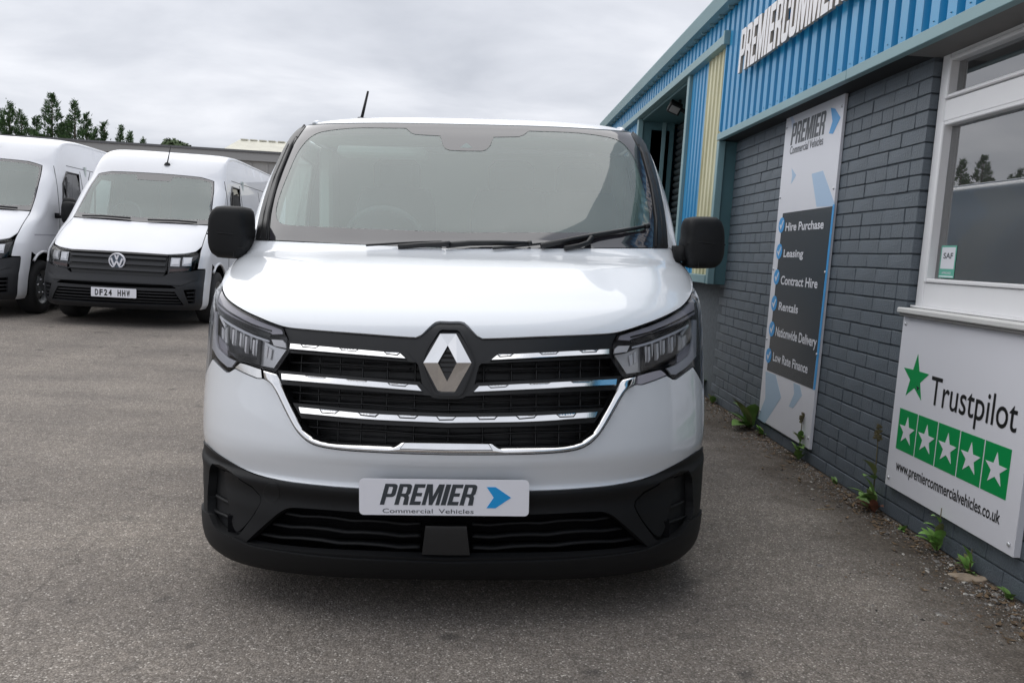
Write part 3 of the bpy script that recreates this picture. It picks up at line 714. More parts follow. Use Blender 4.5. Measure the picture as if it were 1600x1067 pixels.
def uvpanel(sf, name, loops, m, parent, off=0., thick=.012, disp=None, grid=.35, cut=None, bevel=True, xf=None):
    """panel on the surface from outlines given in (u,t)"""
    L2 = [dens([(u*US, t) for u, t in lp], grid) for lp in loops]
    a = np.array(L2[0]); x0, y0 = a.min(0); x1, y1 = a.max(0)
    gx_, gy_ = np.meshgrid(np.arange(x0+grid/2, x1, grid), np.arange(y0+grid/2, y1, grid)); G = np.stack([gx_.ravel(), gy_.ravel()], 1)
    if len(G):
        k = inpoly(G, L2[0])
        for h in L2[1:]: k &= ~inpoly(G, h)
        G = G[k]; B_ = np.concatenate([np.array(l) for l in L2])
        if len(G): G = G[np.array([((B_-g)**2).sum(1).min() for g in G]) > (grid*.4)**2]
    P, T = tri2d(L2, G); u, t = P[:, 0]/US, P[:, 1]
    X = sf.So(u, t, off, disp); Nn = sf.N(u, t, disp)
    if cut is not None: T = T[~cut(X[T].mean(1))]
    bd = boundary(T); V = X.tolist(); NN = Nn.tolist(); Fc = T.tolist()
    if thick:
        used = {}
        for a_, b_ in bd:
            tan = X[b_]-X[a_]; sn = np.cross(tan, Nn[a_]); l = np.linalg.norm(sn); sn = sn/l if l > 1e-9 else Nn[a_]
            k = len(V)
            for i in (a_, b_):
                V.append(X[i].tolist()); NN.append(sn.tolist())
            for i in (b_, a_): V.append((X[i]-Nn[i]*thick).tolist()); NN.append(sn.tolist())
            Fc.append([k+1, k, k+3, k+2])
    me = bpy.data.meshes.new(name); me.from_pydata(V, [], Fc); me.polygons.foreach_set('use_smooth', [True]*len(Fc))
    me.normals_split_custom_set_from_vertices(NN)
    return link(name, me, parent, m)
def half(sf, pts, off=0., step=7.):
    """open right-hand outline running centre to centre -> full mirrored loop in (u,t)"""
    uvp = sf.uv(spl(pts, step), off); uvp[0] = (0., uvp[0][1]); uvp[-1] = (0., uvp[-1][1])
    return uvp+[(-u, t) for u, t in uvp[-2:0:-1]]
def loop(sf, pts, off=0., step=7., mirror=False):
    l = sf.uv(spl(pts, step, True), off); return [(-u, t) for u, t in l] if mirror else l

def ribbon(sf, name, A, Bq, prof, m, parent, n=90, caps=True, smooth=False):
    """moulding lofted between two edges given in (u,t); prof = (fraction from A to B, height off the surface)"""
    def rs(E):
        E = np.array(E); Q = E*np.array([US, 1.4]); d = np.concatenate([[0], np.cumsum(np.linalg.norm(np.diff(Q, axis=0), axis=1))]); s_ = np.linspace(0, d[-1], n)
        return np.stack([np.interp(s_, d, E[:, 0]), np.interp(s_, d, E[:, 1])], 1)
    A = rs(A); Bq = rs(Bq); rings = []; cols = []
    for f, o in prof: Q = A+(Bq-A)*f; cols.append(sf.S(Q[:, 0], Q[:, 1])+sf.N(Q[:, 0], Q[:, 1])*o)
    b = MB(); b.loft([[tuple(c[i]) for c in cols] for i in range(n)], close=True, cap=(caps, caps), smooth=smooth); return b.build(name, m, parent)
BARP = [(0, -.012), (0, .002), (.04, .0035), (.76, .0120), (.82, .0120), (.97, .0050), (1., .003), (1., -.012)]

# ================================================================== THE WHITE VAN IN FRONT
TR = [
(.105,.135,.905,.59,3.0,.01),(.045,.175,.930,.63,2.85,-.00),(.000,.250,.948,.69,2.6,-.01),(-.004,.330,.962,.72,2.42,-.01),(.010,.400,.970,.73,2.4,.0),
(-.004,.445,.971,.74,2.4,.0),(.014,.470,.972,.74,2.35,.0),(.000,.520,.974,.74,2.35,.0),(-.016,.568,.975,.75,2.3,.0),(-.006,.640,.975,.75,2.3,.0),(.018,.760,.975,.76,2.3,.0),
(.040,.880,.974,.77,2.3,.0),(.066,.958,.974,.78,2.3,-.02),(.115,1.008,.973,.76,2.3,-.03),(.220,1.060,.971,.70,2.3,-.01),
(.360,1.115,.969,.62,2.3,.02),(.520,1.168,.967,.54,2.35,.03),(.700,1.222,.964,.46,2.4,.03),(.800,1.315,.957,.44,2.5,.03),
(.960,1.465,.945,.40,2.6,.03),(1.130,1.620,.925,.38,2.7,.04),(1.290,1.755,.895,.34,2.8,.05),(1.370,1.810,.880,.32,2.8,.06),
(1.480,1.850,.875,.28,2.8,.075),(1.75,1.885,.88,.20,2.9,.09),(2.4,1.905,.89,.10,3.0,.11),(4.9,1.915,.89,.05,3.0,.11)]
van = Surf(TR, (-.056, 2.475, .02), .040, .018)
tv = thing('white_van', 'large white panel van facing the camera with chrome barred grille, nearest vehicle in the centre', 'van', tuple(van.T))
tv.rotation_euler = Matrix([list(r) for r in van.R]).to_euler()
UO = .88
arch = lambda C: ((C[:, 1]-.93)**2+(C[:, 2]-.33)**2 < .405**2) & (np.abs(C[:, 0]) > .6)
# traced outlines, right-hand half
bon = [(701, 502), (719, 502), (725.5, 503.5), (731, 508), (746, 524.5), (754, 528.5), (850, 525.0), (925, 522), (965.6, 518.5), (1010, 504.5), (1040, 492.5), (1064, 479), (1076, 465.5), (1080, 455.0, 1), (1078.5, 440), (1072.5, 421.5), (1065, 408.5), (1056, 397), (1046, 388.5, 1), (950, 388.6), (701, 389)]
def bond(u, t, P):
    ax = np.abs(P[..., 0]); e = np.clip((t-13.2)/2., 0, 1)*np.clip((17.-t)/1.5, 0, 1); e = e*e*(3-2*e)
    return e*(.010*ss(.58, .42, ax)*1.0+.010*ss(.60, .80, ax))
uvpanel(van, 'bonnet', [half(van, bon, step=5)], M['white'], tv, thick=.02, disp=bond, grid=.3)
# near-black sheet under the panels puts shade into the shut lines
uvpanel(van, 'engine_bay_shade', [[(-.86, 5.5), (.86, 5.5), (.86, 17.2), (-.86, 17.2)]], M['dark'], tv, off=-.16, thick=0)
frame_in = [(698, 623), (722, 622), (738, 611), (746, 580.5), (754, 566), (954, 557.8, 1), (972, 592, 1), (948, 640), (923, 678.0), (905, 690.5), (877, 696.0), (779, 698.0, 1), (768, 692, 1), (697, 692)]
fr_out = [(701, 505), (718.5, 505), (724, 506.5), (729.5, 511), (744.5, 527), (753, 531.5), (850, 528.5), (963.5, 522, 1), (956.5, 537), (951, 557, 1), (972, 588.5, 1), (974.5, 592), (950, 638.5), (925, 680), (905.5, 693.5), (877, 699), (778.5, 700.5), (767, 695), (697, 695)]
fo = half(van, fr_out, -.008); fi = half(van, frame_in, -.008)
gf = uvpanel(van, 'grille_frame', [fo, fi], M['blackm'], tv, off=-.008, thick=.035, grid=.25)
# raised badge surround
def hexa(pts): return loop(van, pts)
sur = [(699, 511.5), (717, 511.5), (722, 514.5), (741, 563), (741.5, 571), (723, 614), (718, 618.5), (698, 619)]
uvpanel(van, 'badge_surround', [half(van, sur, .006), half(van, [(699, 515.5), (714, 515.5), (718, 518), (739, 565), (720, 611), (716, 615), (698, 615)], .006)], M['blackm'], tv, off=.006, thick=.016)
uvpanel(van, 'badge_back', [half(van, [(699, 514), (716, 514), (720, 517), (740, 566), (720.5, 613), (716, 616), (698, 616)], -.004)], M['blackg'], tv, off=-.004, thick=0)
# grille behind: radiator mesh, thin slats, uprights
uvpanel(van, 'radiator', [[(-.5, 6.0), (.5, 6.0), (.5, 12.2), (-.5, 12.2)]], M['mesh'], tv, off=-.10, thick=0)
uvpanel(van, 'radiator', [[(-.62, 1.2), (.62, 1.2), (.62, 6.0), (-.62, 6.0)]], M['dark'], tv, off=-.09, thick=0)
def strip(pxs, half_h, off, m, name, parent, depth=.012, taper=None):
    """moulded bar following the surface along measured points; rectangular section"""
    pts = van.uv(pxs, off); U = [p[0] for p in pts]; Tt = [p[1] for p in pts]; k = 40
    s_ = np.linspace(0, len(pts)-1, k); u = np.interp(s_, range(len(pts)), U); t = np.interp(s_, range(len(pts)), Tt)
    P = van.So(u, t, off); Nn = van.N(u, t); b = MB(); rings = []
    for p, n in zip(P, Nn):
        up = np.array([0, 0, 1.])-n*n[2]; up /= np.linalg.norm(up)
        rings.append([tuple(p-up*half_h-n*depth), tuple(p-up*half_h*.9), tuple(p+up*half_h*.5+n*depth*.1), tuple(p+up*half_h-n*depth)])
    b.loft(rings); return b.build(name, m, parent)
ys = [(578, 762, 956, 574), (606.5, 742, 960, 600.5), (628, 701, 960, 620), (641, 701, 945, 633), (668, 701, 938, 660), (681, 701, 925, 673)]
def mirror_px(p, off):      # the same point on the other flank
    (u, t), = van.uv([p], off); return ('uv', -u, t)
for (yc, xa, xb, ye) in ys:
    for sd in (1, -1):
        a = (xa, yc); b_ = (xb, ye); mid = ((xa+xb)/2, (yc+ye)/2-1.5)
        pts = [a, mid, b_] if sd > 0 else [mirror_px(a, -.04), mirror_px(mid, -.04), mirror_px(b_, -.04)]
        if xa == 701: 
            if sd > 0: strip([mirror_px(b_, -.04), mirror_px(mid, -.04), ('uv', 0, van.uv([a], -.04)[0][1]), mid, b_], .0030, -.04, M['slat'], 'grille_slat', tv, .02)
        else: strip(pts, .0030, -.04, M['slat'], 'grille_slat', tv, .02)
q = MB()
for i in range(-9, 10):
    u = i*.054
    P = van.So(np.full(12, u), np.linspace(7, 12, 12), -.065)
    q.tube([tuple(p) for p in P], .0035, 4)
q.build('grille_uprights', M['slat'], tv)
q = MB()
for k in range(26):
    uu = np.linspace(-.5, .5, 30); P = van.So(uu, np.full(30, 7.0+k*.2), -.085); q.tube([tuple(p) for p in P], .0025, 4)
fn = q.build('radiator_fins', M['mesh'], tv); fn['kind'] = 'stuff'
# chrome bars with embossed pads, each on a black carrier
bars = {'a': ([(765.5, 564.3, 1), (778, 553.8, 1), (953, 544.6, 1), (950.3, 555.6, 1)], 0), 'b': ([(738.5, 613.8, 1), (749, 602.8, 1), (965.5, 591.6, 1), (960.5, 603.6, 1)], 0)}
carr = {'a': [(752, 568, 1), (770, 549.5, 1), (956, 540.5, 1), (955, 559.5, 1)], 'b': [(724, 619, 1), (745, 598.2, 1), (971, 587.2, 1), (963, 609, 1)]}
pads = {'a': [(776, 803), (842, 874), (905, 936)], 'b': [(762, 795), (827, 860), (892, 926)]}
def bar_line(pts, x, f):   # y on the bar at fraction f between its top and bottom edges
    (x0, y0, _), (x1, y1, _), (x2, y2, _), (x3, y3, _) = pts
    yt = y1+(y2-y1)*(x-x1)/(x2-x1); yb = y0+(y3-y0)*(x-x0)/(x3-x0); return yt+(yb-yt)*f
for k in ('a', 'b'):
    for mir in (False, True):
        uvpanel(van, 'bar_carrier', [loop(van, carr[k], -.004, 12, mir)], M['blackm'], tv, off=-.004, thick=.035, grid=.25)
        bp4 = bars[k][0]; rd = ridge(van, van.uv([bp4[1], bp4[2]], .004), van.uv([bp4[0], bp4[3]], .004), .0095, .22); sg_ = -1 if mir else 1
        eT = [(sg_*u, t) for u, t in van.uv(spl([bp4[1], bp4[2]], 12), .008)]; eB = [(sg_*u, t) for u, t in van.uv(spl([bp4[0], bp4[3]], 12), .008)]
        cb = ribbon(van, 'chrome_bar', eT, eB, BARP, M['chrome'], tv, 50)
        for (xa, xb) in pads[k]:
            L = lambda x, f: (x, bar_line(bars[k][0], x, f), 1)
            uvpanel(van, 'bar_pad', [loop(van, [L(xa, .0), L(xa+4.5, .50), L(xb-4.5, .50), L(xb, .0)], .0045, 30, mir)], M['seam'], cb, off=.0038, thick=0, grid=.1, disp=rd)
            uvpanel(van, 'bar_pad', [loop(van, [L(xa+1.5, .0), L(xa+5.3, .40), L(xb-5.3, .40), L(xb-1.5, .0)], .0065, 30, mir)], M['chrome'], cb, off=.0052, thick=.0012, grid=.1, disp=rd)
lc = [(697, 651.2), (820, 649.5), (935, 642.8, 1), (927.5, 654.5, 1), (820, 660.5), (697, 662.3)]
uvpanel(van, 'bar_carrier', [half(van, [(697, 645.5), (820, 644), (944, 637, 1), (929, 660, 1), (820, 666), (697, 668)], -.004)], M['blackm'], tv, off=-.004, thick=.035, grid=.25)
rd = ridge(van, van.uv(lc[:3], .004), van.uv([lc[5], lc[4], lc[3]], .004), .0095, .22)
def sym_open(px, off): h_ = van.uv(spl(px, 12), off); h_[0] = (0., h_[0][1]); return [(-u, t) for u, t in h_[:0:-1]]+h_
cb = ribbon(van, 'chrome_bar', sym_open(lc[:3], .008), sym_open([lc[5], lc[4], lc[3]], .008), BARP, M['chrome'], tv, 110)
for (xa, xb) in ((681.5, 713), (744, 778), (806, 840), (869, 901)):
    yt = lambda x: 651.2-(x-697)/238*(6 if x > 820 else 3.5)
    for mir in ((False,) if xa < 697 else (False, True)):
        p1 = [(xa, yt(xa), 1), (xa+5, yt(xa)+6, 1), (xb-5, yt(xb)+6, 1), (xb, yt(xb), 1)]; p2 = [(xa+1.7, yt(xa), 1), (xa+5.7, yt(xa)+4.8, 1), (xb-5.7, yt(xb)+4.8, 1), (xb-1.7, yt(xb), 1)]
        uvpanel(van, 'bar_pad', [loop(van, p1, .0045, 30, mir)], M['seam'], cb, off=.0038, thick=0, grid=.1, disp=rd)
        uvpanel(van, 'bar_pad', [loop(van, p2, .0065, 30, mir)], M['chrome'], cb, off=.0052, thick=.0012, grid=.1, disp=rd)
# chrome surround: U below the grille running out under the lamps
ch_in = [(697, 691), (768, 692, 1), (778.5, 698.8, 1), (850, 697.8), (880, 696.5), (906, 691), (925, 678), (950, 637), (972.5, 594, 1)]
ch_out = [(995, 587.8, 1), (993, 599.5, 1), (981.5, 605.5), (972.4, 616.8), (950, 656), (933, 681.5), (913, 697.5), (888, 704.2), (848.7, 707.8), (775, 709.8), (697, 709.8)]
SURP = [(0, -.014), (0, .002), (.12, .006), (.4, .012), (.62, .0145), (.76, .0140), (.88, .010), (1., .003), (1., -.014)]
ribbon(van, 'chrome_surround', sym_open(ch_in, .006), sym_open(ch_out[::-1], .006), SURP, M['chrome'], tv, 220, smooth=True)
tabd = ridge(van, van.uv([(697, 691), (768, 692)], .004), van.uv([(697, 709.8), (775, 709.8)], .004), .010, .2)
uvpanel(van, 'chrome_tab', [half(van, [(697, 694), (764, 695, 1), (770, 705.5, 1), (697, 705.5)], .009)], M['seam'], tv, off=.0135, thick=0, grid=.1, disp=tabd)
uvpanel(van, 'chrome_tab', [half(van, [(697, 695), (763, 696, 1), (768.5, 704.6, 1), (697, 704.6)], .012)], M['chrome'], tv, off=.0155, thick=.003, grid=.1, disp=tabd)
for mir in (False, True):
    uvpanel(van, 'lamp_underline', [loop(van, [(998, 587.2, 1), (1033, 578.5), (1041.5, 585.5, 1), (1025, 592.5), (1003, 600, 1), (996, 600, 1)], .002, 6, mir)], M['chrome' if mir else 'bezel'], tv, off=.002, thick=.02, grid=.25)
# white bumper skin
edge_wb = [(1090, 704), (1067.5, 719), (1028, 738.7), (996.6, 749.5), (949.3, 758.2), (883.7, 763.7), (828.6, 766), (760, 767.5), (697, 768)]
wb = [(697, 711), (775, 711), (849, 709.2), (889, 705.6), (914, 698.8), (934.3, 682.5), (951.5, 657), (973.8, 617.8), (982.3, 607), (994.5, 601.3, 1), (1003.5, 601.5), (1026, 594), (1041.5, 587.5, 1), (1051, 593.3, 1), (1057, 593.3, 1), (1071, 583), (1082.5, 574)]
h1 = van.uv(spl(wb, 6))+[(UO, 9.2), (UO, 6.35)]+van.uv(spl(edge_wb, 8)); 
tb = van.uv([(1067.5, 719)])[0][1]; h1 = [(u, t) for u, t in h1]
h1[0] = (0., h1[0][1]); h1[-1] = (0., h1[-1][1])
uvpanel(van, 'front_bumper', [h1+[(-u, t) for u, t in h1[-2:0:-1]]], M['white'], tv, thick=.02, cut=arch, grid=.3)
# black lower bumper with grille and lamp recess openings
lg = [(697, 806), (828, 803.5), (941, 799), (958, 806), (985, 829), (1011, 853.5, 1), (960, 862), (883.7, 867.5), (697, 871.5)]
fog = [(989, 790), (1004.5, 766, 1), (1062, 737.5), (1074, 736), (1079, 747), (1079.6, 806), (1062, 832), (1032, 846), (1022, 842)]
lgl = half(van, lg); fg = loop(van, fog); fgm = [(-u, t) for u, t in fg]
top = van.uv([(p[0], p[1]+1.6) for p in spl(edge_wb[::-1], 8)], .006); top[0] = (0., top[0][1])
top += [(UO, 6.2), (UO, .02)]
full = top+[(0., .02)]+[(-u, t) for u, t in top[:0:-1]]
uvpanel(van, 'lower_bumper', [full, lgl, fg, fgm], M['blackp'], tv, off=.006, thick=.03, cut=arch, grid=.3)
lip = [(697, 880.5), (883, 875.5), (1000, 862), (1034, 849), (1064, 834.5), (1078, 813)]
li = van.uv(spl(lip, 8), .014); li[0] = (0., li[0][1])
l1 = li+[(.86, max(.6, li[-1][1]-.3)), (.80, .03), (0., .03)]
uvpanel(van, 'bumper_lip', [l1+[(-u, t) for u, t in l1[-2:0:-1]]], M['blackp'], tv, off=.014, thick=.02, cut=arch, grid=.3)
for yy, x1_, y1_ in ((818.5, 952, 808), (838, 972, 825), (856, 990, 841)):
    for sd in (1, -1):
        pts = []
        for k in range(9):
            x = 738+(x1_-738)*k/8; y = yy+(y1_-yy)*(k/8)**1.6+(2.2 if k % 3 == 1 else 0)
            pts.append((x, y))
        if sd < 0: pts = [mirror_px(p, -.02) for p in pts]
        strip(pts, .0045, -.02, M['blackp'], 'lower_grille_slat', tv, .03)
uvpanel(van, 'sensor_cover', [half(van, [(697, 822), (729, 822, 1), (734, 867, 1), (697, 867)], .002)], M['blackm'], tv, off=.002, thick=.05, grid=.3)
for mir in (False, True):
    s_ = -1 if mir else 1; f_ = fgm if mir else fg
    fu = np.mean([p[0] for p in f_]); ft_ = np.mean([p[1] for p in f_]); fr_ = uvpanel(van, 'lamp_recess', [[(fu+(u-fu)*1.22, ft_+(t-ft_)*1.18) for u, t in f_]], M['blackp'], tv, off=-.026, thick=0, grid=.3)
    ins = loop(van, [(990, 790), (1005, 768.5, 1), (1050, 748), (1042, 800), (1026, 838)], -.02, 7, mir)
    uvpanel(van, 'recess_blank', [ins], M['blackp'], fr_, off=-.012, thick=.014, grid=.3)
    for (a_, b_) in (((1027, 803), (1069, 783)), ((1036, 820), (1072, 806))):
        pts = [a_, ((a_[0]+b_[0])/2, (a_[1]+b_[1])/2), b_]
        if mir: pts = [mirror_px(p, -.02) for p in pts]
        strip(pts, .006, -.016, M['blackp'], 'recess_fin', tv, .012)
tow = loop(van, [(424.7+14*math.cos(a*math.pi/8), 770+16.5*math.sin(a*math.pi/8)) for a in range(16)], .006)
tow2 = loop(van, [(424.7+12.8*math.cos(a*math.pi/8), 770+15.3*math.sin(a*math.pi/8)) for a in range(16)], .006)
uvpanel(van, 'tow_eye_seam', [tow], M['seam'], tv, off=.0063, thick=0, grid=.3)
uvpanel(van, 'tow_eye_cover', [tow2], M['blackp'], tv, off=.0075, thick=.001, grid=.3)
# headlights
M['lampbed'] = grain(mat('lamp_bed', (.03, .03, .033), .3, .3), 40, .5, dark=(.008, .008, .01))
hl_top = [(966.5, 520.8, 1), (1010, 507), (1040, 495), (1064, 481.5), (1077.5, 468), (1081.2, 457.5, 1)]
hl_bot = [(1082, 572), (1070, 582.5), (1055, 591.0, 1), (1050.5, 591.0, 1), (1041.5, 584.5), (1034, 576.4), (1025, 577.2), (999.5, 585), (975.5, 590.5, 1), (972.5, 587.5, 1), (953, 557, 1), (959, 536)]
inner = {
 'lamp_bezel': (-.020, 'bezel', [(969, 524.5, 1), (1012, 510.5), (1043, 497.5), (1066, 484), (1083, 466, 1), (1086, 490, 1), (1064, 503), (1018, 520), (986, 530), (984, 532, 1), (966, 531, 1)]),
 'lamp_trim': (-.017, 'blackg', [(985, 525.5, 1), (1018, 516.5), (1056, 500.5), (1085, 484, 1), (1085.5, 486.5, 1), (1057, 503), (1019, 519), (986, 528, 1)]),
 'lamp_trim_lower': (-.016, 'blackg', [(986, 532, 1), (1018, 523.5), (1056, 508.5), (1086, 492, 1), (1086, 496, 1), (1057, 512.5), (1019, 527.5), (987, 536.5, 1)]),
 'light_guide': (-.012, 'drl', [(961, 545, 1), (966, 540.5, 1), (984, 540, 1), (979.5, 549.5, 1), (959.5, 552.5, 1)]),
 'side_reflector': (-.03, 'silver', [(960, 555, 1), (979.5, 551), (1000, 541, 1), (1001, 581, 1), (979, 584, 1)]),
 'light_guide_outer': (-.014, 'drlg', [(1082.5, 500, 1), (1088.5, 500, 1), (1088, 556, 1), (1073, 573), (1056, 585, 1), (1049, 585, 1), (1041.5, 575.5, 1), (1056, 570), (1076, 555), (1079.5, 545)]),
 'light_guide_inner': (-.022, 'bezel', [(1059, 553, 1), (1079, 535, 1), (1077, 553), (1057, 569, 1)]),
 'lamp_bowl': (-.028, 'silver', [(1060, 524, 1), (1072, 524.5), (1071, 543), (1061, 550, 1)]),
}
for mir in (False, True):
    s_ = -1 if mir else 1
    hb = van.uv(spl(hl_top, 6)); he = van.uv(spl(hl_bot, 6))
    lp = hb+[(UO, min(hb[-1][1], 13.3)), (UO, 9.3)]+he; lp = [(s_*u, t) for u, t in lp]
    hlm = uvpanel(van, 'headlight', [lp], M['lampbed'], tv, off=-.040, thick=0, grid=.3)
    # housing wall round the lamp
    V = []; Fc = []; U = np.array([p[0] for p in lp]); Tt = np.array([p[1] for p in lp])
    A = van.So(U, Tt, -.003); Bq = van.So(U, Tt, -.045); n = len(lp); q = MB()
    q.add([tuple(p) for p in A]+[tuple(p) for p in Bq], [(i, (i+1) % n, n+(i+1) % n, n+i) for i in range(n)]); q.build('lamp_housing', M['blackg'], hlm)
    for nm, (of, mm, pts) in inner.items():
        uvpanel(van, nm.replace('_lower', '').replace('_outer', ''), [loop(van, pts, of, 6, mir)], M[mm], hlm, off=of, thick=.006, grid=.25)
    # faceted vertical reflectors
    for j, x in enumerate(range(1006, 1058, 6)):
        y0 = 543-(x-1003)*.42+(j % 2)*3; y1 = y0+26-(j % 3)*2
        pp = [(x, y0, 1), (x+3.4, y0-1, 1), (x+2.6+(j % 2), y1-4, 1), (x+1.2, y1, 1)]
        uvpanel(van, 'reflector_fin', [loop(van, pp, -.03, 30, mir)], M['drl' if j % 2 else 'silver'], hlm, off=-.026-(j % 3)*.003, thick=.012, grid=.25, disp=None)
    for pp in ([(983, 556, 1), (988, 553, 1), (989, 568, 1), (985, 572, 1)], [(990, 552, 1), (993, 550, 1), (993, 566, 1), (991, 569, 1)]):
        uvpanel(van, 'reflector_facet', [loop(van, pp, -.024, 30, mir)], M['drl'], hlm, off=-.024, thick=.004, grid=.25)
    uvpanel(van, 'lamp_divider', [loop(van, [(1002, 543, 1), (1005, 541.5, 1), (1007, 572, 1), (1058, 560, 1), (1057, 566, 1), (1003, 580, 1)], -.02, 30, mir)], M['blackg'], hlm, off=-.02, thick=.01, grid=.25)
    uvpanel(van, 'light_strip', [loop(van, [(988, 541.5, 1), (1019, 532.5), (1056, 517), (1076, 506, 1), (1076.5, 509, 1), (1057, 520.5), (1020, 536), (988, 544.5, 1)], -.018, 8, mir)], M['drlg'], hlm, off=-.018, thick=.004, grid=.25)
    for pp in ([(1061, 526, 1), (1066, 528, 1), (1064, 546, 1), (1060, 548, 1)], [(1067, 527, 1), (1071.5, 523, 1), (1070, 540, 1), (1066, 544, 1)], [(1064, 520, 1), (1076, 507, 1), (1077, 509, 1), (1066, 524, 1)]):
        uvpanel(van, 'reflector_fin', [loop(van, pp, -.022, 30, mir)], M['refl'], hlm, off=-.022, thick=.004, grid=.25)
    uvpanel(van, 'lamp_lens', [lp], M['lens'], hlm, off=0, thick=.0, grid=.25)
# windscreen
ws_out = [(701, 195.2), (843.8, 199), (940, 204.3), (985, 208.5, 1), (1000, 240), (1014, 290), (1021, 345), (1019.5, 387.0, 1), (850, 388.5), (701, 388.8)]
vis = [(724, 203.2), (826.5, 204.5), (901, 207.7), (944.4, 213.4), (966, 219.5), (980, 231), (992, 250), (1003, 284), (1012, 318), (1014.8, 338.5), (1012.5, 352), (1004, 360.5), (985, 363), (915.6, 363.5), (701, 363.5)]
vis2 = [(724, 236), (754, 236), (760, 234), (765.5, 228), (771, 214.5, 1), (812, 213.5), (818, 211), (826.5, 204.8, 1)]+vis[2:]
glw = half(van, ws_out, 0, 8)
ws = uvpanel(van, 'windscreen', [half(van, vis2, 0, 6)], M['screen'], tv, thick=0, grid=.4)
uvpanel(van, 'screen_border', [glw, half(van, vis2, .0015, 4)], M['frit'], ws, off=.0015, thick=0, grid=.35)
uvpanel(van, 'camera_window', [half(van, [(724, 224, 1), (729, 224, 1), (738.5, 231.5, 1), (724, 231.5)], .0012)], mat('camera_aperture', (.22, .27, .26), .1), ws, off=.0015, thick=0)
for mir in (False, True):
    uvpanel(van, 'pillar_trim', [loop(van, [(986.5, 209, 1), (992.5, 203.5, 1), (1003, 217), (1019.5, 250), (1034, 307), (1041, 350), (1044, 387.2, 1), (1021, 387.2, 1), (1023, 345), (1016, 290), (1002, 240)], .004, 8, mir)], M['blackm'], tv, off=.004, thick=.01, grid=.3)
    pts = [(989, 208), (1004.5, 240), (1018, 290), (1026, 345), (1025, 386)]
    P = [tuple(van.w(p, .006)) if not mir else tuple(van.w(p, .006)*np.array([-1, 1, 1])) for p in pts]
    q = MB(); q.tube(P, .006, 6); q.build('screen_seal', M['seam'], tv)
    pts = [(993, 208), (1010, 240), (1025, 290), (1034, 345), (1035, 386)]
    P = [tuple(van.w(p, .004)) if not mir else tuple(van.w(p, .004)*np.array([-1, 1, 1])) for p in pts]
    q = MB(); q.tube(P, .0035, 6); q.build('screen_seal', M['rubber'], tv)
# upper body: pillars, wings, roof
bt = [(701, 193.6), (843.8, 197.2), (940, 202), (975, 204.5), (994, 201.5, 1), (1005, 217), (1021, 250), (1035.5, 307), (1042.5, 350), (1045.5, 387.0, 1), (1047.5, 387.6, 1), (1058, 396), (1067, 407.5), (1074.5, 420.5), (1080.5, 439), (1082, 454.0, 1)]
h1 = van.uv(spl(bt, 7)); h1[0] = (0., h1[0][1])
h1 += [(.872, h1[-1][1]-.1), (UO+.002, 13.3), (UO+.002, .02), (1., .02), (1., 26.), (0., 26.)]
body = uvpanel(van, 'body_shell', [h1+[(-u, t) for u, t in h1[-2:0:-1]]], M['white'], tv, thick=.012, cut=arch, grid=.35)
def side_x(z):
    tt = np.linspace(0, 26, 300); P = van.S(np.ones(300), tt); return np.interp(z, P[:, 2], P[:, 0])
tt = np.linspace(8.9, 26, 60); E_ = van.S(np.ones(60), tt); zt = E_[-1, 2]
lp = [(p[1], p[2]) for p in E_]
lp += [(4.9, zt-.01), (4.95, 1.2), (4.93, .28)]
ar = lambda cy_, a0, a1, r=.405: [(cy_+r*math.cos(math.radians(a)), .33+r*math.sin(math.radians(a))) for a in np.linspace(a0, a1, 16)]
lp += ar(4.03, -7, 187)+[(1.34, .28)]+ar(.93, -7, 112)[:-1]
win = [(1.44, 1.255), (2.16, 1.25), (2.16, 1.68), (1.74, 1.70), (1.62, 1.66)]
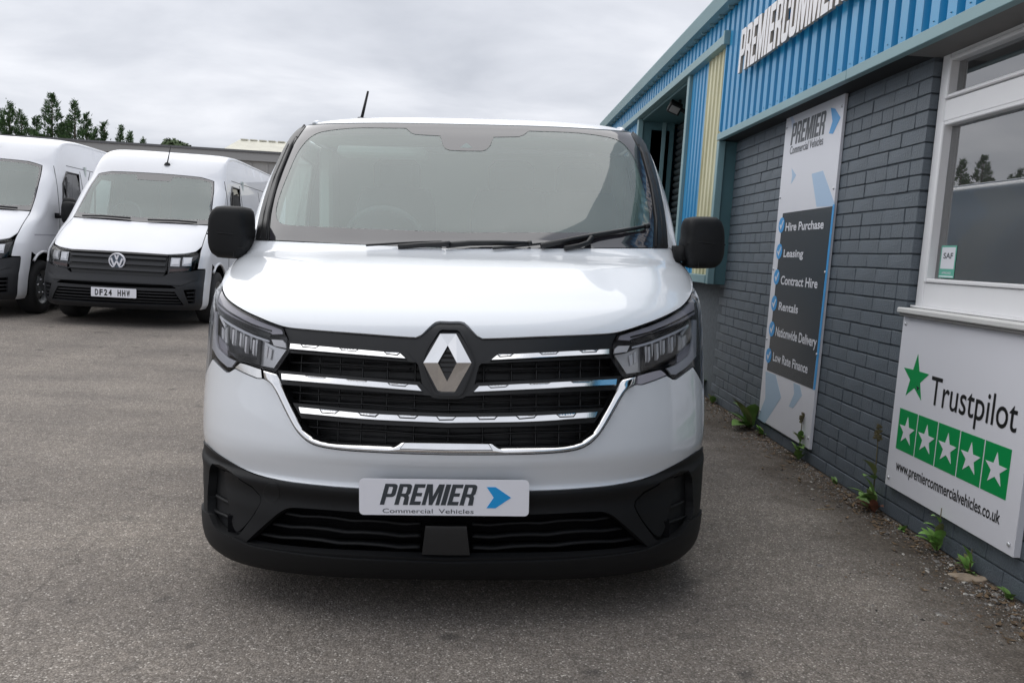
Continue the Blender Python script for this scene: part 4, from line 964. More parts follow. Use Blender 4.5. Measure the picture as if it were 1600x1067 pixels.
for s_ in (1, -1):
    L2 = [dens(lp, .12), dens(win, .1)]; a = np.array(L2[0]); gxx, gyy = np.meshgrid(np.arange(a[:, 0].min(), 4.95, .12), np.arange(.28, 1.83, .09)); G = np.stack([gxx.ravel(), gyy.ravel()], 1)
    G = G[inpoly(G, L2[0]) & ~inpoly(G, L2[1])]; Bp = np.concatenate([np.array(l) for l in L2]); G = G[np.array([((Bp-g)**2).sum(1).min() for g in G]) > .0016]
    P, T = tri2d(L2, G); X = np.stack([s_*(side_x(P[:, 1])-.0*P[:, 0]), P[:, 0], P[:, 1]], 1)
    if s_ > 0: T = T[:, ::-1]
    me = bpy.data.meshes.new('side_panel'); me.from_pydata(X.tolist(), [], T.tolist()); me.polygons.foreach_set('use_smooth', [True]*len(T)); fixn(me)
    link('side_panel', me, tv, M['white'])
    P, T = tri2d([dens(win, .15)]); X = np.stack([s_*(side_x(P[:, 1])-.004), P[:, 0], P[:, 1]], 1)
    me = bpy.data.meshes.new('side_window'); me.from_pydata(X.tolist(), [], T.tolist()); link('side_window', me, tv, M['screen'])
    q = MB(); q.tube([(s_*(side_x(z)+.001), y, z) for y, z in win+[win[0]]], .008, 6); q.build('window_seal', M['blackm'], tv)
    q = MB(); x_ = float(side_x(.62)); q.box((s_*(x_-.005), 1.36, .58), (s_*(x_+.012), 3.6, .66), .004); q.build('side_moulding', M['blackp'], tv)
    q = MB(); q.box((s_*(side_x(1.05)), 2.02, 1.03), (s_*(side_x(1.05)+.03), 2.2, 1.06), .006); q.build('door_handle', M['blackp'], tv)
    for yy in (1.30, 2.26):
        zz = np.linspace(.3, 1.22 if yy < 2 else 1.76, 14); q = MB(); q.tube([(s_*(float(side_x(z))+.0005), yy, z) for z in zz], .0025, 4); q.build('door_seam', M['seam'], tv)
    for cy_ in (.93, 4.03):
        q = MB(); q.lathe([(-.02, .395), (.004, .40), (.006, .425), (-.004, .432)], 'x', (s_*.965, cy_, .33), 40); q.v = [v for v in q.v]
        wl = MB(); wl.lathe([(0, .40), (-.30*s_, .40), (-.30*s_, .0)], 'x', (s_*.955, cy_, .33), 28)
        k = [i for i, f in enumerate(wl.f) if np.mean([wl.v[j][2] for j in f]) > .25]; wl.f = [wl.f[i] for i in k]; wl.sm = [True]*len(k)
        wl.build('wheel_liner', M['dark'], tv)
q = MB(); q.box((-.95, 4.9, .28), (.95, 4.96, 1.80), .03); q.build('rear_doors', M['white'], tv)
q = MB(); q.box((-.76, .20, .155), (.76, 4.9, .30)); q.build('underbody', M['dark'], tv)  # van floor, added low and dark to deepen the shadow beneath
for s_ in (1, -1):     # roof drain channels
    q = MB(); tt = np.linspace(22.6, 25.9, 20); P = van.S(np.full(20, .60*s_), tt); q.tube([tuple(p+np.array([0, 0, .002])) for p in P], .009, 6); q.build('roof_rib', M['white'], tv)
def wheel(parent, x, y, z, r, wdt, side, rim=.2, style=0):
    w_ = bpy.data.objects.new('wheel', None); COL.objects.link(w_); w_.parent = parent; w_.location = (x, y, z); w_.empty_display_size = .1
    h = wdt/2; o = side
    t_ = MB(); t_.lathe([(-h*.92, rim), (-h, rim+.03), (-h, r-.045), (-h*.85, r-.012), (-h*.5, r), (h*.5, r), (h*.85, r-.012), (h, r-.045), (h, rim+.03), (h*.92, rim)], 'x', n=48); t_.build('tyre', M['rubber'], w_)
    t_ = MB(); t_.lathe([(h*.9*o, rim), (h*.80*o, rim-.02), (h*.35*o, rim-.035), (h*.30*o, rim*.72), (h*.62*o, rim*.55), (h*.66*o, rim*.30), (h*.5*o, .0)], 'x', n=48); rm = t_.build('rim', M['rimg'], w_)
    q = MB()
    for k in range(12):
        a = k*math.pi/6; q.lathe([(h*.34*o, .0), (h*.345*o, .016)], 'x', (0, rim*.80*math.cos(a), rim*.80*math.sin(a)), 10)
    q.build('rim_holes', M['dark'], rm)
    q = MB()
    for k in range(5):
        a = k*math.pi*.4+.3; q.lathe([(h*.60*o, .012), (h*.74*o, .011), (h*.76*o, 0)], 'x', (0, rim*.42*math.cos(a), rim*.42*math.sin(a)), 8)
    q.build('wheel_nuts', M['silver'], rm)
    return w_
for s_ in (1, -1):
    wheel(tv, s_*.84, .91, .325, .325, .215, s_); wheel(tv, s_*.82, 4.03, .325, .325, .215, s_)
# badge: lozenge ring with four sloping faces
def bp_(x, y, off): return van.plane((630+x/7.62, 490+y/7.62), off)
o_ = [(440, 240), (630, 240), (812, 585), (605, 950), (428, 950), (240, 585)]; i_ = [(530, 378), (530, 378), (638, 585), (522, 808), (522, 808), (412, 585)]
fo_ = [-.014, -.014, -.036, -.014, -.014, -.036]
y0 = float(van.So(np.array([0.]), np.array([van.uv([(698, 566)])[0][1]]), 0)[0][1])
OV = [bp_(*p, y0+d*.9) for p, d in zip(o_, fo_)]; IV = [bp_(*p, y0+d*.9-.006) for p, d in zip(i_, fo_)]; OB = [v+np.array([0, .016, 0]) for v in OV]; IB = [v+np.array([0, .02, 0]) for v in IV]
q = MB(); n = 6
q.add([tuple(v) for v in OV+IV+OB+IB], [f for i in range(n) for f in ((i, (i+1) % n, n+(i+1) % n, n+i), (i, (i+1) % n, 2*n+(i+1) % n, 2*n+i), (n+i, n+(i+1) % n, 3*n+(i+1) % n, 3*n+i))])
q.build('badge', M['chrome'], tv)
for k in range(5):
    yy = 460+k*58; c0 = bp_(440 if k in (1, 2, 3) else 480, yy, y0+.002); c1 = bp_(610 if k in (1, 2, 3) else 575, yy, y0+.002)
    q = MB(); q.box((c0[0], y0-.004, c0[2]-.0016), (c1[0], y0+.004, c0[2]+.0016)); q.build('badge_slat', M['slat'], tv)
# number plate
A = van.plane((561.5, 747), -.032); Bq = van.plane((826, 806.5), -.032); w_, h_ = Bq[0]-A[0], A[2]-Bq[2]
npz = bpy.data.objects.new('number_plate', None); COL.objects.link(npz); npz.parent = tv; npz.location = (A[0], -.032, Bq[2]); npz.rotation_euler = (0, -.003, 0)
fr = lambda a, c_, d: (a, -d, c_)
def rrect(x0, y0, x1, y1, r): return _arc(x1-r, y0+r, r, r, -90, 0)+_arc(x1-r, y1-r, r, r, 0, 90)+_arc(x0+r, y1-r, r, r, 90, 180)+_arc(x0+r, y0+r, r, r, 180, 270)
b = MB(); flatshape(b, [rrect(0, 0, w_, h_, .014)], fr, .004); b.build('plate_sheet', M['plate'], npz)
b = MB(); b.box((.06, .005, .01), (w_-.06, .03, h_-.01)); b.build('plate_backing', M['blackp'], npz)
P = lambda x, y: (x/1365*w_, (372-y)/290*h_)      # crop pixels of the plate (x from its left edge)
a0, b0 = P(165, 288); a1, b1 = P(958, 120); tw, gs = heavy('PREMIER', .055)
for lp in gs:
    b = MB(); flatshape(b, lp, lambda x, y_, d: fr(a0+(x+.22*y_)/(tw+.22)*(a1-a0), b0+y_*(b1-b0), d), .0052); link('letter', b.mesh('letter'), npz, M['ink'])
b = MB(); a0, b0 = P(188, 354); a1, _ = P(590, 354); a2, _ = P(638, 354); a3, _ = P(920, 354)
text(b, 'Commercial', fr, a0, a1, b0, b0+.0148, .0052); link('lettering', b.mesh('lettering'), npz, M['ink']); b = MB(); text(b, 'Vehicles', fr, a2, a3, b0, b0+.0148, .0052); link('lettering', b.mesh('lettering'), npz, M['ink'])
b = MB(); flatshape(b, [[P(x-105, y) for x, y in ((1128, 138), (1200, 138), (1325, 222), (1200, 308), (1128, 308), (1185, 222))]], fr, .0052); link('arrow', b.mesh('arrow'), npz, M['cyan'])
# door mirrors
mo = [(1073, 345), (1077, 340), (1084, 338.7), (1110, 338.7), (1118, 340), (1124, 345), (1127.7, 354), (1129.2, 365), (1129, 392), (1127, 404), (1122, 414), (1115, 418.8), (1100, 419.5), (1082, 419.5), (1075, 417.5), (1070, 405), (1066.5, 390), (1067.5, 379), (1069.8, 372), (1070.5, 358)]
mo = spl(mo, 5, True)
for s_ in (1, -1):
    yc = .93; L_o = [van.plane(p, yc) for p in mo]
    if s_ < 0: L_o = [v*np.array([-1, 1, 1])+np.array([.048, 0, .004]) for v in L_o]
    L_o = np.array(L_o); cx_, cz_ = (L_o[:, 0].min()+L_o[:, 0].max())/2, (L_o[:, 2].min()+L_o[:, 2].max())/2
    c_ = np.array([cx_, yc, cz_]); rings = []
    for sc, dy in ((.72, -.066), (.86, -.060), (.94, -.046), (.985, -.022), (1.0, .005), (1.0, .05), (.99, .085), (.95, .092)):
        R_ = c_+(L_o-c_)*np.array([sc, 1, sc]); R_[:, 1] = yc+dy+.05*abs(1)*((L_o[:, 0]-cx_)*s_ > .05)*0; rings.append([tuple(v) for v in R_])
    b = MB(); b.loft(rings); mr_ = b.build('door_mirror', M['blackp'], tv)
    b = MB(); R_ = c_+(L_o-c_)*np.array([.9, 1, .9]); R_[:, 1] = yc+.095; b.loft([[tuple(v) for v in R_], [tuple(v+np.array([0, .001, 0])) for v in R_]]); b.build('mirror_glass', M['refl'], mr_)
    # crease between upper shell and lower cover
    pa = van.plane((1066, 379), yc-.06); pb = van.plane((1118, 382), yc-.06)
    zz = (pa[2]+pb[2])/2; b = MB()
    xs_ = np.linspace(cx_-.080, cx_+.080, 14)
    b.tube([(x, yc-.066+.22*(x-cx_)**2*8, zz+.004*math.sin(k*.4)) for k, x in enumerate(xs_)], .0035, 6); b.build('mirror_crease', M['blackp'], mr_)
    b = MB(); z0 = zz-.055; b.box((cx_-s_*.03-.001, yc-.0655, z0-.045), (cx_-s_*.03+.001, yc-.063, z0)); b.box((cx_-s_*.03, yc-.0655, z0-.001), (cx_-s_*.075, yc-.063, z0+.001)); b.build('mirror_seam', M['seam'], mr_)
    b = MB(); xb_ = s_*.90; b.loft([[(xb_, yc+.02+q_*.04, zz-.045+r__*.035) for q_, r__ in ((-1, -1), (1, -1), (1, 1), (-1, 1))], [(cx_-s_*.06, yc+.02+q_*.045, zz-.04+r__*.03) for q_, r__ in ((-1, -1), (1, -1), (1, 1), (-1, 1))]]); b.build('mirror_arm', M['blackp'], mr_)
# wipers
def surf_tube(nm, pts, r, m, off, parent, n=8):
    b = MB(); b.tube([tuple(van.w(p, o2)) for p, o2 in zip(pts, off)], r, n); return b.build(nm, m, parent)
for pa, pb, pc in ((((846, 384.5), (895, 374), (930, 367.5), (975, 360), (1008, 354)), ((882, 388), (905, 384), (918, 380), (925, 371)), ((852, 380), (890, 372.5), (925, 366))),
                   (((697, 383), (735, 380), (780, 379.5), (825, 381)), ((622, 385.5), (655, 383), (690, 381.5), (702, 381.5)), ((572, 383.5), (620, 380.5), (655, 378.8), (690, 378)))):
    wp = surf_tube('wiper', pa, [.012, .011, .0105, .009, .007][:len(pa)], M['blackm'], [.018]*len(pa), tv)
    surf_tube('wiper_arm', pb, [.010, .010, .011, .012], M['blackm'], [.012, .016, .02, .026], wp)
    surf_tube('wiper_blade', pc, .0045, M['rubber'], [.014]*len(pc), wp)
    e = pa[-1]; surf_tube('blade_tip', [e, (e[0]+5, e[1]-1)], .011, M['blackm'], [.018, .018], wp)
surf_tube('wiper_arm', [(770, 388), (800, 385.5), (830, 382.5), (862, 379)], [.006, .005, .005, .004], M['blackm'], [.014]*4, tv)
# aerial
b = MB(); r0 = van.plane((563, 187), 1.95); b.lathe([(0, .041), (.008, .040), (.02, .024), (.034, .013), (.036, 0)], 'z', (r0[0], 1.95, float(van.S(np.array([-.5]), np.array([24.3]))[0][2])+.012), 20)
an = b.build('aerial', M['blackp'], tv); b = MB(); z_ = b and float(van.S(np.array([-.5]), np.array([24.3]))[0][2]); b.tube([(r0[0], 1.95, z_+.01), (r0[0]+.03, 2.02, z_+.195)], [.009, .006], 8); b.build('aerial_rod', M['blackp'], an)
# cabin seen through the glass
cab = []
def cb_(nm, m, fn): b = MB(); fn(b); return b.build(nm, m, tv)
cb_('dashboard', M['int'], lambda b: b.loft([[(x, .80+.10*abs(x)**2, 1.17), (x, .86+.1*abs(x)**2, 1.215), (x, 1.2, 1.225), (x, 1.38, 1.21), (x, 1.42, 1.05)] for x in np.linspace(-.86, .86, 15)], close=False, cap=(False, False)))
cb_('instrument_hood', M['int'], lambda b: b.loft([[(x*(.21+.03*k), 1.24+.05*k, 1.21+.075*(1-min(1, abs(x))**3)) for x in np.linspace(-1, 1, 13)] for k in range(4)], close=False, cap=(False, False)))
for o in tv.children:
    if o.name.startswith('instrument_hood'): o.location.x = -.40
sw = cb_('steering_wheel', M['intd'], lambda b: b.tube([(-.40+.19*math.cos(a), 1.50-.19*math.sin(a)*.45*-1*-1, 1.24+.19*math.sin(a)*.9) for a in np.linspace(0, 2*math.pi, 33)], .014, 8, False))
b = MB(); b.box((-.52, 1.47, 1.20), (-.28, 1.50, 1.31), .03); b.build('wheel_hub', M['int'], sw)
for x in (-.42, .22, .60):
    st_ = cb_('seat', M['seat'], lambda b: b.loft([[(x+sx*.23*k2, 1.95+.16*z+dy, .95+z) for sx, dy in ((-1, 0), (-.8, -.07), (.8, -.07), (1, 0), (.9, .1), (-.9, .1))] for z, k2 in ((0, 1), (.25, 1), (.5, .96), (.6, .8))]))
    b = MB(); b.box((x-.13, 2.04, 1.53), (x+.13, 2.15, 1.72), .04); b.build('headrest', M['seat'], st_)
cb_('bulkhead', M['int'], lambda b: b.box((-.88, 2.45, .4), (.88, 2.50, 1.80)))
cb_('headlining', M['intl'], lambda b: b.loft([[(x, 1.42, 1.765-.04*x*x), (x, 2.45, 1.84-.05*x*x)] for x in np.linspace(-.82, .82, 9)], close=False, cap=(False, False)))
cb_('cabin_floor', M['intd'], lambda b: b.box((-.9, .9, .45), (.9, 2.5, .5)))
for s_ in (1, -1):
    cb_('pillar_lining', M['intl'], lambda b: b.loft([[tuple(van.S(np.array([s_*u]), np.array([t]))[0]-van.N(np.array([s_*u]), np.array([t]))[0]*.03) for u in (.595, .66, .74)] for t in np.linspace(17.4, 22.3, 10)], close=False, cap=(False, False)))
    cb_('door_lining', M['intl'], lambda b: b.box((s_*.86, 1.3, .5), (s_*.90, 2.4, 1.24), .02))
    cb_('door_pillar', M['int'], lambda b: b.box((s_*.80, 2.18, 1.2), (s_*.88, 2.40, 1.78), .02))
cb_('sun_visor', M['int'], lambda b: b.box((-.62, 1.40, 1.66), (-.2, 1.60, 1.70), .01))

# ================================================================== THE TWO HIGH VANS BEHIND
CR = [
(.08,.22,.91,.50,3.2,0),(.01,.28,.95,.54,3.0,0),(-.01,.35,.962,.55,3.0,0),(-.015,.43,.966,.56,3.0,0),(-.01,.52,.970,.57,3.0,0),(.02,.61,.970,.58,3.0,0),(.045,.70,.970,.58,3.0,0),
(.07,.80,.970,.58,3.0,0),(.11,.89,.970,.57,3.0,0),(.19,.95,.968,.54,3.0,.0),(.36,1.05,.966,.46,3.1,.01),(.58,1.17,.966,.36,3.2,.01),(.80,1.285,.965,.29,3.2,.02),(.97,1.44,.955,.27,3.2,.02),
(1.20,1.70,.93,.26,3.0,.02),(1.41,1.915,.897,.25,3.0,.04),(1.55,2.07,.868,.22,3.2,.04),(1.80,2.245,.83,.16,3.8,.05),(2.15,2.325,.805,.12,4.5,.055),(3.0,2.36,.80,.08,5,.06),(5.85,2.355,.80,.05,5,.06)]
_o = onY((182, 450), 10.02)
cra = Surf(CR, (-4.42, 9.85, .06), 0, -.07)
tc_ = thing('high_roof_van', 'white high roof van with black bumper and DF24 HHW plate, second from the left edge', 'van', tuple(cra.T), 'white high roof vans parked along the back of the yard')
tc_.rotation_euler = Matrix([list(r) for r in cra.R]).to_euler()
W2_ = M['white2']
def uvl(pts, step=6, off=0.): return cra.uv(spl(pts, step, True), off)
def P2(name, loops, m, off=0., thick=.015, parent=None, **k): return uvpanel(cra, name, loops, m, parent or tc_, off=off, thick=thick, grid=.4, **k)
arch2 = lambda C: ((C[:, 1]-1.0)**2+(C[:, 2]-.36)**2 < .43**2) & (np.abs(C[:, 0]) > .62)
def sym(r): return r+[(-u, t) for u, t in r[::-1]]
P2('engine_bay_shade', [[(-.75, 2), (.75, 2), (.75, 12.5), (-.75, 12.5)]], M['dark'], -.12, 0)  # near-black sheet, its colour gives the panel gaps their shade
P2('bonnet', [sym([(.0, 8.35), (.285, 8.25), (.46, 8.65), (.60, 9.1), (.66, 9.8), (.63, 11.0), (.60, 12.1), (.3, 12.05), (.0, 12.0)])], W2_)
P2('grille', [sym([(.0, 5.35), (.27, 5.35), (.298, 6.2), (.30, 8.12), (.2, 8.15), (.0, 8.25)])], M['blackm'], -.03, 0)
for i, t0 in enumerate((5.85, 6.6, 7.35)):
    P2('grille_bar', [sym([(.0, t0), (.284, t0), (.286, t0+.34), (.0, t0+.34)])], mat('grille_bar_grey', (.028, .029, .032), .4) if i == 0 else bpy.data.materials['grille_bar_grey'], .0, .03)
P2('grille_lip', [sym([(.0, 7.95), (.295, 7.9), (.30, 8.15), (.2, 8.20), (.0, 8.30)])], M['blackm'], .002, .03)
for s_ in (1, -1):
    hl = [(s_*u, t) for u, t in ((.305, 8.12), (.31, 5.8), (.50, 6.05), (.66, 6.4), (.69, 8.0), (.67, 8.9), (.58, 8.75), (.45, 8.4))]
    h_ = P2('headlight', [hl], M['blackg'], -.045, 0)
    for (ua, ub, ta, tb_) in ((.33, .43, 6.7, 7.9), (.46, .59, 6.8, 8.1)):
        P2('lamp_bowl', [[(s_*ua, ta), (s_*ub, ta), (s_*ub, tb_), (s_*ua, tb_)]], M['silver'], -.03, .01, h_)
        P2('reflector', [[(s_*(ua+.01), ta+.2), (s_*(ub-.012), ta+.3), (s_*(ub-.02), tb_-.2), (s_*(ua+.015), tb_-.25)]], M['refl'], -.02, .006, h_)
    P2('indicator', [[(s_*.325, 6.0), (s_*.55, 6.25), (s_*.55, 6.5), (s_*.325, 6.35)]], mat('indicator_amber', (.09, .05, .045), .3) if s_ == 1 else bpy.data.materials['indicator_amber'], -.02, .004, h_)
    P2('lamp_lens', [hl], M['lens'], 0, 0, h_)
m_bum = grain(mat('charcoal_bumper', (.018, .019, .022), .5), 300, .1)
bum = [(0., 5.25), (.27, 5.25), (.315, 5.7), (.50, 5.98), (.70, 6.3), (.84, 6.3), (.84, .02), (0., .02)]
slot = [(.0, 4.15), (.36, 4.15), (.42, 3.75), (.0, 3.65)]
low = [(.0, 3.3), (.40, 3.3), (.52, 1.15), (.0, 1.05)]
sv = [(.50, 3.6), (.68, 3.7), (.68, 1.5), (.585, 1.4)]
P2('front_bumper', [sym(bum), sym(slot), sym(low), sv, [(-u, t) for u, t in sv]], m_bum, 0, .04, cut=arch2)
P2('bumper_ledge', [sym([(.0, 4.55), (.43, 4.5), (.60, 5.2), (.70, 5.3), (.70, 5.0), (.62, 4.85), (.46, 4.15), (.0, 4.25)])], m_bum, .012, .02)
for t0 in (1.45, 1.95, 2.45, 2.9): P2('lower_bar', [sym([(.0, t0), (.50-(t0-1.2)*.05, t0), (.49-(t0-1.2)*.05, t0+.16), (.0, t0+.16)])], m_bum, -.012, .03)
for s_ in (1, -1):
    for t0 in (1.9, 2.5, 3.1): P2('side_vent_bar', [[(s_*.56, t0), (s_*.68, t0+.05), (s_*.68, t0+.2), (s_*.55, t0+.16)]], m_bum, -.01, .03)
P2('screen_void', [sym([(0, 1.0), (.7, 1.0), (.7, 4.4), (0, 4.4)])], M['dark'], -.08, 0)
wso = sym([(0, 15.25), (.35, 15.2), (.56, 15.0), (.585, 14.3), (.595, 13.2), (.60, 12.45), (.595, 12.2), (.3, 12.1), (0, 12.05)])
wsi = sym([(0, 15.08), (.35, 15.03), (.535, 14.86), (.555, 14.2), (.568, 13.3), (.572, 12.75), (.55, 12.62), (.3, 12.5), (0, 12.45)])
ws2 = P2('windscreen', [wsi], M['screen'], 0, 0)
P2('screen_border', [wso, wsi], M['frit'], .0008, .004, ws2)
P2('sensor_patch', [sym([(0, 15.1), (.09, 15.1), (.075, 14.72), (0, 14.7)])], M['frit'], .002, 0, ws2)
bo = [(0, 15.32), (.36, 15.27), (.575, 15.05), (.60, 14.3), (.610, 13.2), (.615, 12.3), (.645, 11.0), (.675, 9.85), (.69, 8.95), (.705, 8.0), (.69, 6.45), (.845, 6.45), (.845, .02), (1., .02), (1., 20.), (0., 20.)]
P2('body_shell', [bo+[(-u, t) for u, t in bo[-2:0:-1]]], W2_, 0, .012, cut=arch2)
tt = np.linspace(7.0, 20, 60); E_ = cra.S(np.ones(60), tt)
def side_x2(z): P = cra.S(np.ones(200), np.linspace(0, 20, 200)); return np.interp(z, P[:, 2], P[:, 0])
lp = [(p[1], p[2]) for p in E_]; zt = E_[-1, 2]
ar2 = lambda cy_, a0, a1, r=.43: [(cy_+r*math.cos(math.radians(a)), .36+r*math.sin(math.radians(a))) for a in np.linspace(a0, a1, 16)]
lp += [(5.88, zt-.01), (5.92, .34)]+ar2(4.65, -3, 183)+[(1.44, .34)]+ar2(1.0, -3, 126)[:-1]
lp = [p for i, p in enumerate(lp)]
win = [(1.60, 1.24), (2.32, 1.22), (2.34, 1.87), (1.92, 1.87), (1.72, 1.70)]
sideg = glass('dark_cab_glass', (.30, .36, .34), 1.6, .01)
for s_ in (1, -1):
    L2 = [dens(lp, .15), dens(win, .12)]; a = np.array(L2[0]); gxx, gyy = np.meshgrid(np.arange(.5, 5.9, .15), np.arange(.34, 2.2, .12)); G = np.stack([gxx.ravel(), gyy.ravel()], 1)
    G = G[inpoly(G, L2[0]) & ~inpoly(G, L2[1])]; Bp = np.concatenate([np.array(l) for l in L2]); G = G[np.array([((Bp-g)**2).sum(1).min() for g in G]) > .0025]
    P, T = tri2d(L2, G); X = np.stack([s_*side_x2(P[:, 1]), P[:, 0], P[:, 1]], 1)
    me = bpy.data.meshes.new('side_panel'); me.from_pydata(X.tolist(), [], T.tolist()); me.polygons.foreach_set('use_smooth', [True]*len(T)); fixn(me); link('side_panel', me, tc_, W2_)
    P, T = tri2d([dens(win, .15)]); X = np.stack([s_*(side_x2(P[:, 1])-.004), P[:, 0], P[:, 1]], 1)
    me = bpy.data.meshes.new('side_window'); me.from_pydata(X.tolist(), [], T.tolist()); sw_ = link('side_window', me, tc_, sideg)
    q = MB(); q.tube([(s_*(side_x2(z)+.002), y, z) for y, z in win+[win[0]]], .016, 6); q.build('window_seal', M['blackm'], tc_)
    q = MB(); x_ = float(side_x2(1.6)); q.box((s_*(x_+.004), 1.80, 1.24), (s_*(x_-.006), 1.84, 1.80)); q.build('window_bar', M['blackm'], tc_)
    x_ = float(side_x2(.55)); q = MB(); q.box((s_*(x_-.01), 1.47, .48), (s_*(x_+.014), 4.18, .72), .006); q.build('side_moulding', m_bum, tc_)
    q = MB(); q.box((s_*(x_-.006), 1.47, .36), (s_*(x_+.004), 4.18, .42), .004); q.build('sill_step', M['rimg'], tc_)
    x_ = float(side_x2(1.0)); q = MB(); q.box((s_*(x_-.004), .75, 1.0), (s_*(x_+.0015), 5.8, 1.015)); q.build('side_crease', M['bezel'], tc_)
    q = MB(); q.box((s_*(x_), 2.10, 1.12), (s_*(x_+.04), 2.32, 1.17), .008); q.build('door_handle', M['blackp'], tc_)
    for yy in (1.52, 2.42, 3.75):
        zz = np.linspace(.74, 1.92, 14); q = MB(); q.tube([(s_*(float(side_x2(z))+.0005), yy, z) for z in zz], .004, 4); q.build('door_seam', M['seam'], tc_)
    for z in (1.96,): q = MB(); q.tube([(s_*(float(side_x2(z))+.0005), yy, z) for yy in np.linspace(1.95, 5.8, 12)], .004, 4); q.build('door_seam', M['seam'], tc_)
    for cy_ in (1.0, 4.65):
        wl = MB(); wl.lathe([(0, .425), (-.32*s_, .425), (-.32*s_, 0)], 'x', (s_*.955, cy_, .36), 28)
        k = [i for i, f in enumerate(wl.f) if np.mean([wl.v[j][2] for j in f]) > .30]; wl.f = [wl.f[i] for i in k]; wl.sm = [True]*len(k); wl.build('wheel_liner', M['dark'], tc_)
        q = MB(); q.tube([(s_*float(side_x2(.36+.435*math.sin(a))), cy_+.435*math.cos(a), .36+.435*math.sin(a)) for a in np.linspace(.25 if cy_ > 2 else .2, 2.9 if cy_ > 2 else 2.3, 24)], .018, 6); q.build('arch_lip', W2_, tc_)
    # mirrors: small and tall housings on arms
    q = MB(); ring = [(math.cos(a), math.sin(a)) for a in np.linspace(0, 2*math.pi, 20, endpoint=False)]
    sg = lambda v: math.copysign(abs(v)**.55, v)
    q.loft([[(s_*1.125+.085*k_*sg(c_), 1.42+dy, 1.36+.15*k_*sg(s2)) for c_, s2 in ring] for k_, dy in ((.5, -.07), (.85, -.055), (1, -.02), (1, .07), (.95, .08))]); mm_ = q.build('door_mirror', M['blackp'], tc_)
    q = MB(); q.loft([[(s_*.94, 1.42+a, 1.26+b_) for a, b_ in ((-.06, -.03), (.06, -.03), (.06, .04), (-.06, .04))], [(s_*1.08, 1.42+a, 1.27+b_) for a, b_ in ((-.05, -.03), (.05, -.03), (.05, .03), (-.05, .03))]]); q.build('mirror_arm', M['blackp'], mm_)
    q = MB(); q.box((s_*1.208, 1.37, 1.32), (s_*1.213, 1.44, 1.34)); q.build('mirror_repeater', M['silver'], mm_)
    wheel(tc_, s_*.855, 1.0, .345, .345, .235, s_, .215); wheel(tc_, s_*.855, 4.65, .345, .345, .235, s_, .215)
q = MB(); q.box((-.98, 5.86, .34), (.98, 5.93, 2.2), .03); q.build('rear_doors', W2_, tc_)
q = MB(); q.box((-.8, .35, .24), (.8, 5.8, .36)); q.build('underbody', M['dark'], tc_)
yl = float(cra.S(np.array([0.]), np.array([6.9]))[0][1]); zl = float(cra.S(np.array([0.]), np.array([6.95]))[0][2])
q = MB(); q.lathe([(-.008, .080), (-.016, .086), (-.016, .092), (-.004, .096), (.02, .096)], 'y', (0, yl, zl), 32); lg_ = q.build('emblem', M['plate'], tc_)
q = MB(); q.lathe([(-.004, .0), (-.004, .082)], 'y', (0, yl, zl), 32); q.build('emblem_ground', mat('emblem_blue_grey', (.10, .13, .17), .3), lg_)
q = MB(); rr = .08
for pts in ([(-.60, .62), (-.33, .62), (0, -.02), (.33, .62), (.60, .62), (.12, -.20), (-.12, -.20)][:0] or [(-.36, .90), (-.12, .90), (0, .52), (.12, .90), (.36, .90), (.10, .14), (-.10, .14)],
            [(-.92, .30), (-.70, .48), (-.38, -.42), (-.10, .02), (.10, .02), (.38, -.42), (.70, .48), (.92, .30), (.46, -.86), (.32, -.86), (0, -.26), (-.32, -.86), (-.46, -.86)]):
    flatshape(q, [[(x*rr, y*rr) for x, y in pts]], lambda a, c_, d: (a, yl-.006-d, zl+c_), .008)
q.build('emblem_letters', M['plate'], lg_)
yp = -.028; npz = bpy.data.objects.new('number_plate', None); COL.objects.link(npz); npz.parent = tc_; npz.location = (-.26, yp, .36)
fr = lambda a, c_, d: (a, -d, c_)
b = MB(); flatshape(b, [rrect(0, 0, .52, .112, .008)], fr, .004); b.build('plate_sheet', M['plate'], npz)
b = MB(); [text(b, c_, fr, x_, x_+.038, .020, .092, .006, .035) for c_, x_ in zip('DF24HHW', (.045, .097, .149, .201, .305, .357, .409))]; link('lettering', b.mesh('lettering'), npz, M['black'])
for pa in ([(.02, 12.12), (.2, 12.22), (.42, 12.18)], [(-.42, 12.16), (-.2, 12.24), (-.02, 12.18)]):
    q = MB(); q.tube([tuple(cra.So(np.array([u]), np.array([t]), .025)[0]) for u, t in pa], .013, 6); q.build('wiper', M['blackm'], tc_)
e = cra.S(np.array([0.02]), np.array([16.2]))[0]; q = MB(); q.lathe([(0, .045), (.03, .03), (.04, 0)], 'z', (e[0], e[1], e[2]-.01), 12); q.tube([(e[0], e[1], e[2]+.02), (e[0]+.01, e[1]+.1, e[2]+.26)], [.009, .006], 6); q.build('aerial', M['blackp'], tc_)
def cc(nm, m, fn): b = MB(); fn(b); return b.build(nm, m, tc_)
cc('dashboard', M['int'], lambda b: b.loft([[(x, .95, 1.22), (x, 1.1, 1.28), (x, 1.5, 1.28), (x, 1.6, 1.1)] for x in np.linspace(-.85, .85, 5)], close=False, cap=(False, False)))
cc('bulkhead', M['int'], lambda b: b.box((-.9, 2.6, .5), (.9, 2.65, 2.0)))
cc('cabin_floor', M['intd'], lambda b: b.box((-.9, 1.0, .5), (.9, 2.6, .55)))
cc('headlining', M['intl'], lambda b: b.box((-.85, 1.65, 1.95), (.85, 2.6, 1.97)))
for x in (-.45, .2, .6): cc('seat', M['seat'], lambda b: b.loft([[(x+.24*a, 2.15+.14*z+d_, 1.0+z) for a, d_ in ((-1, 0), (-.8, -.08), (.8, -.08), (1, 0), (.9, .12), (-.9, .12))] for z in (0, .3, .6, .85)]))
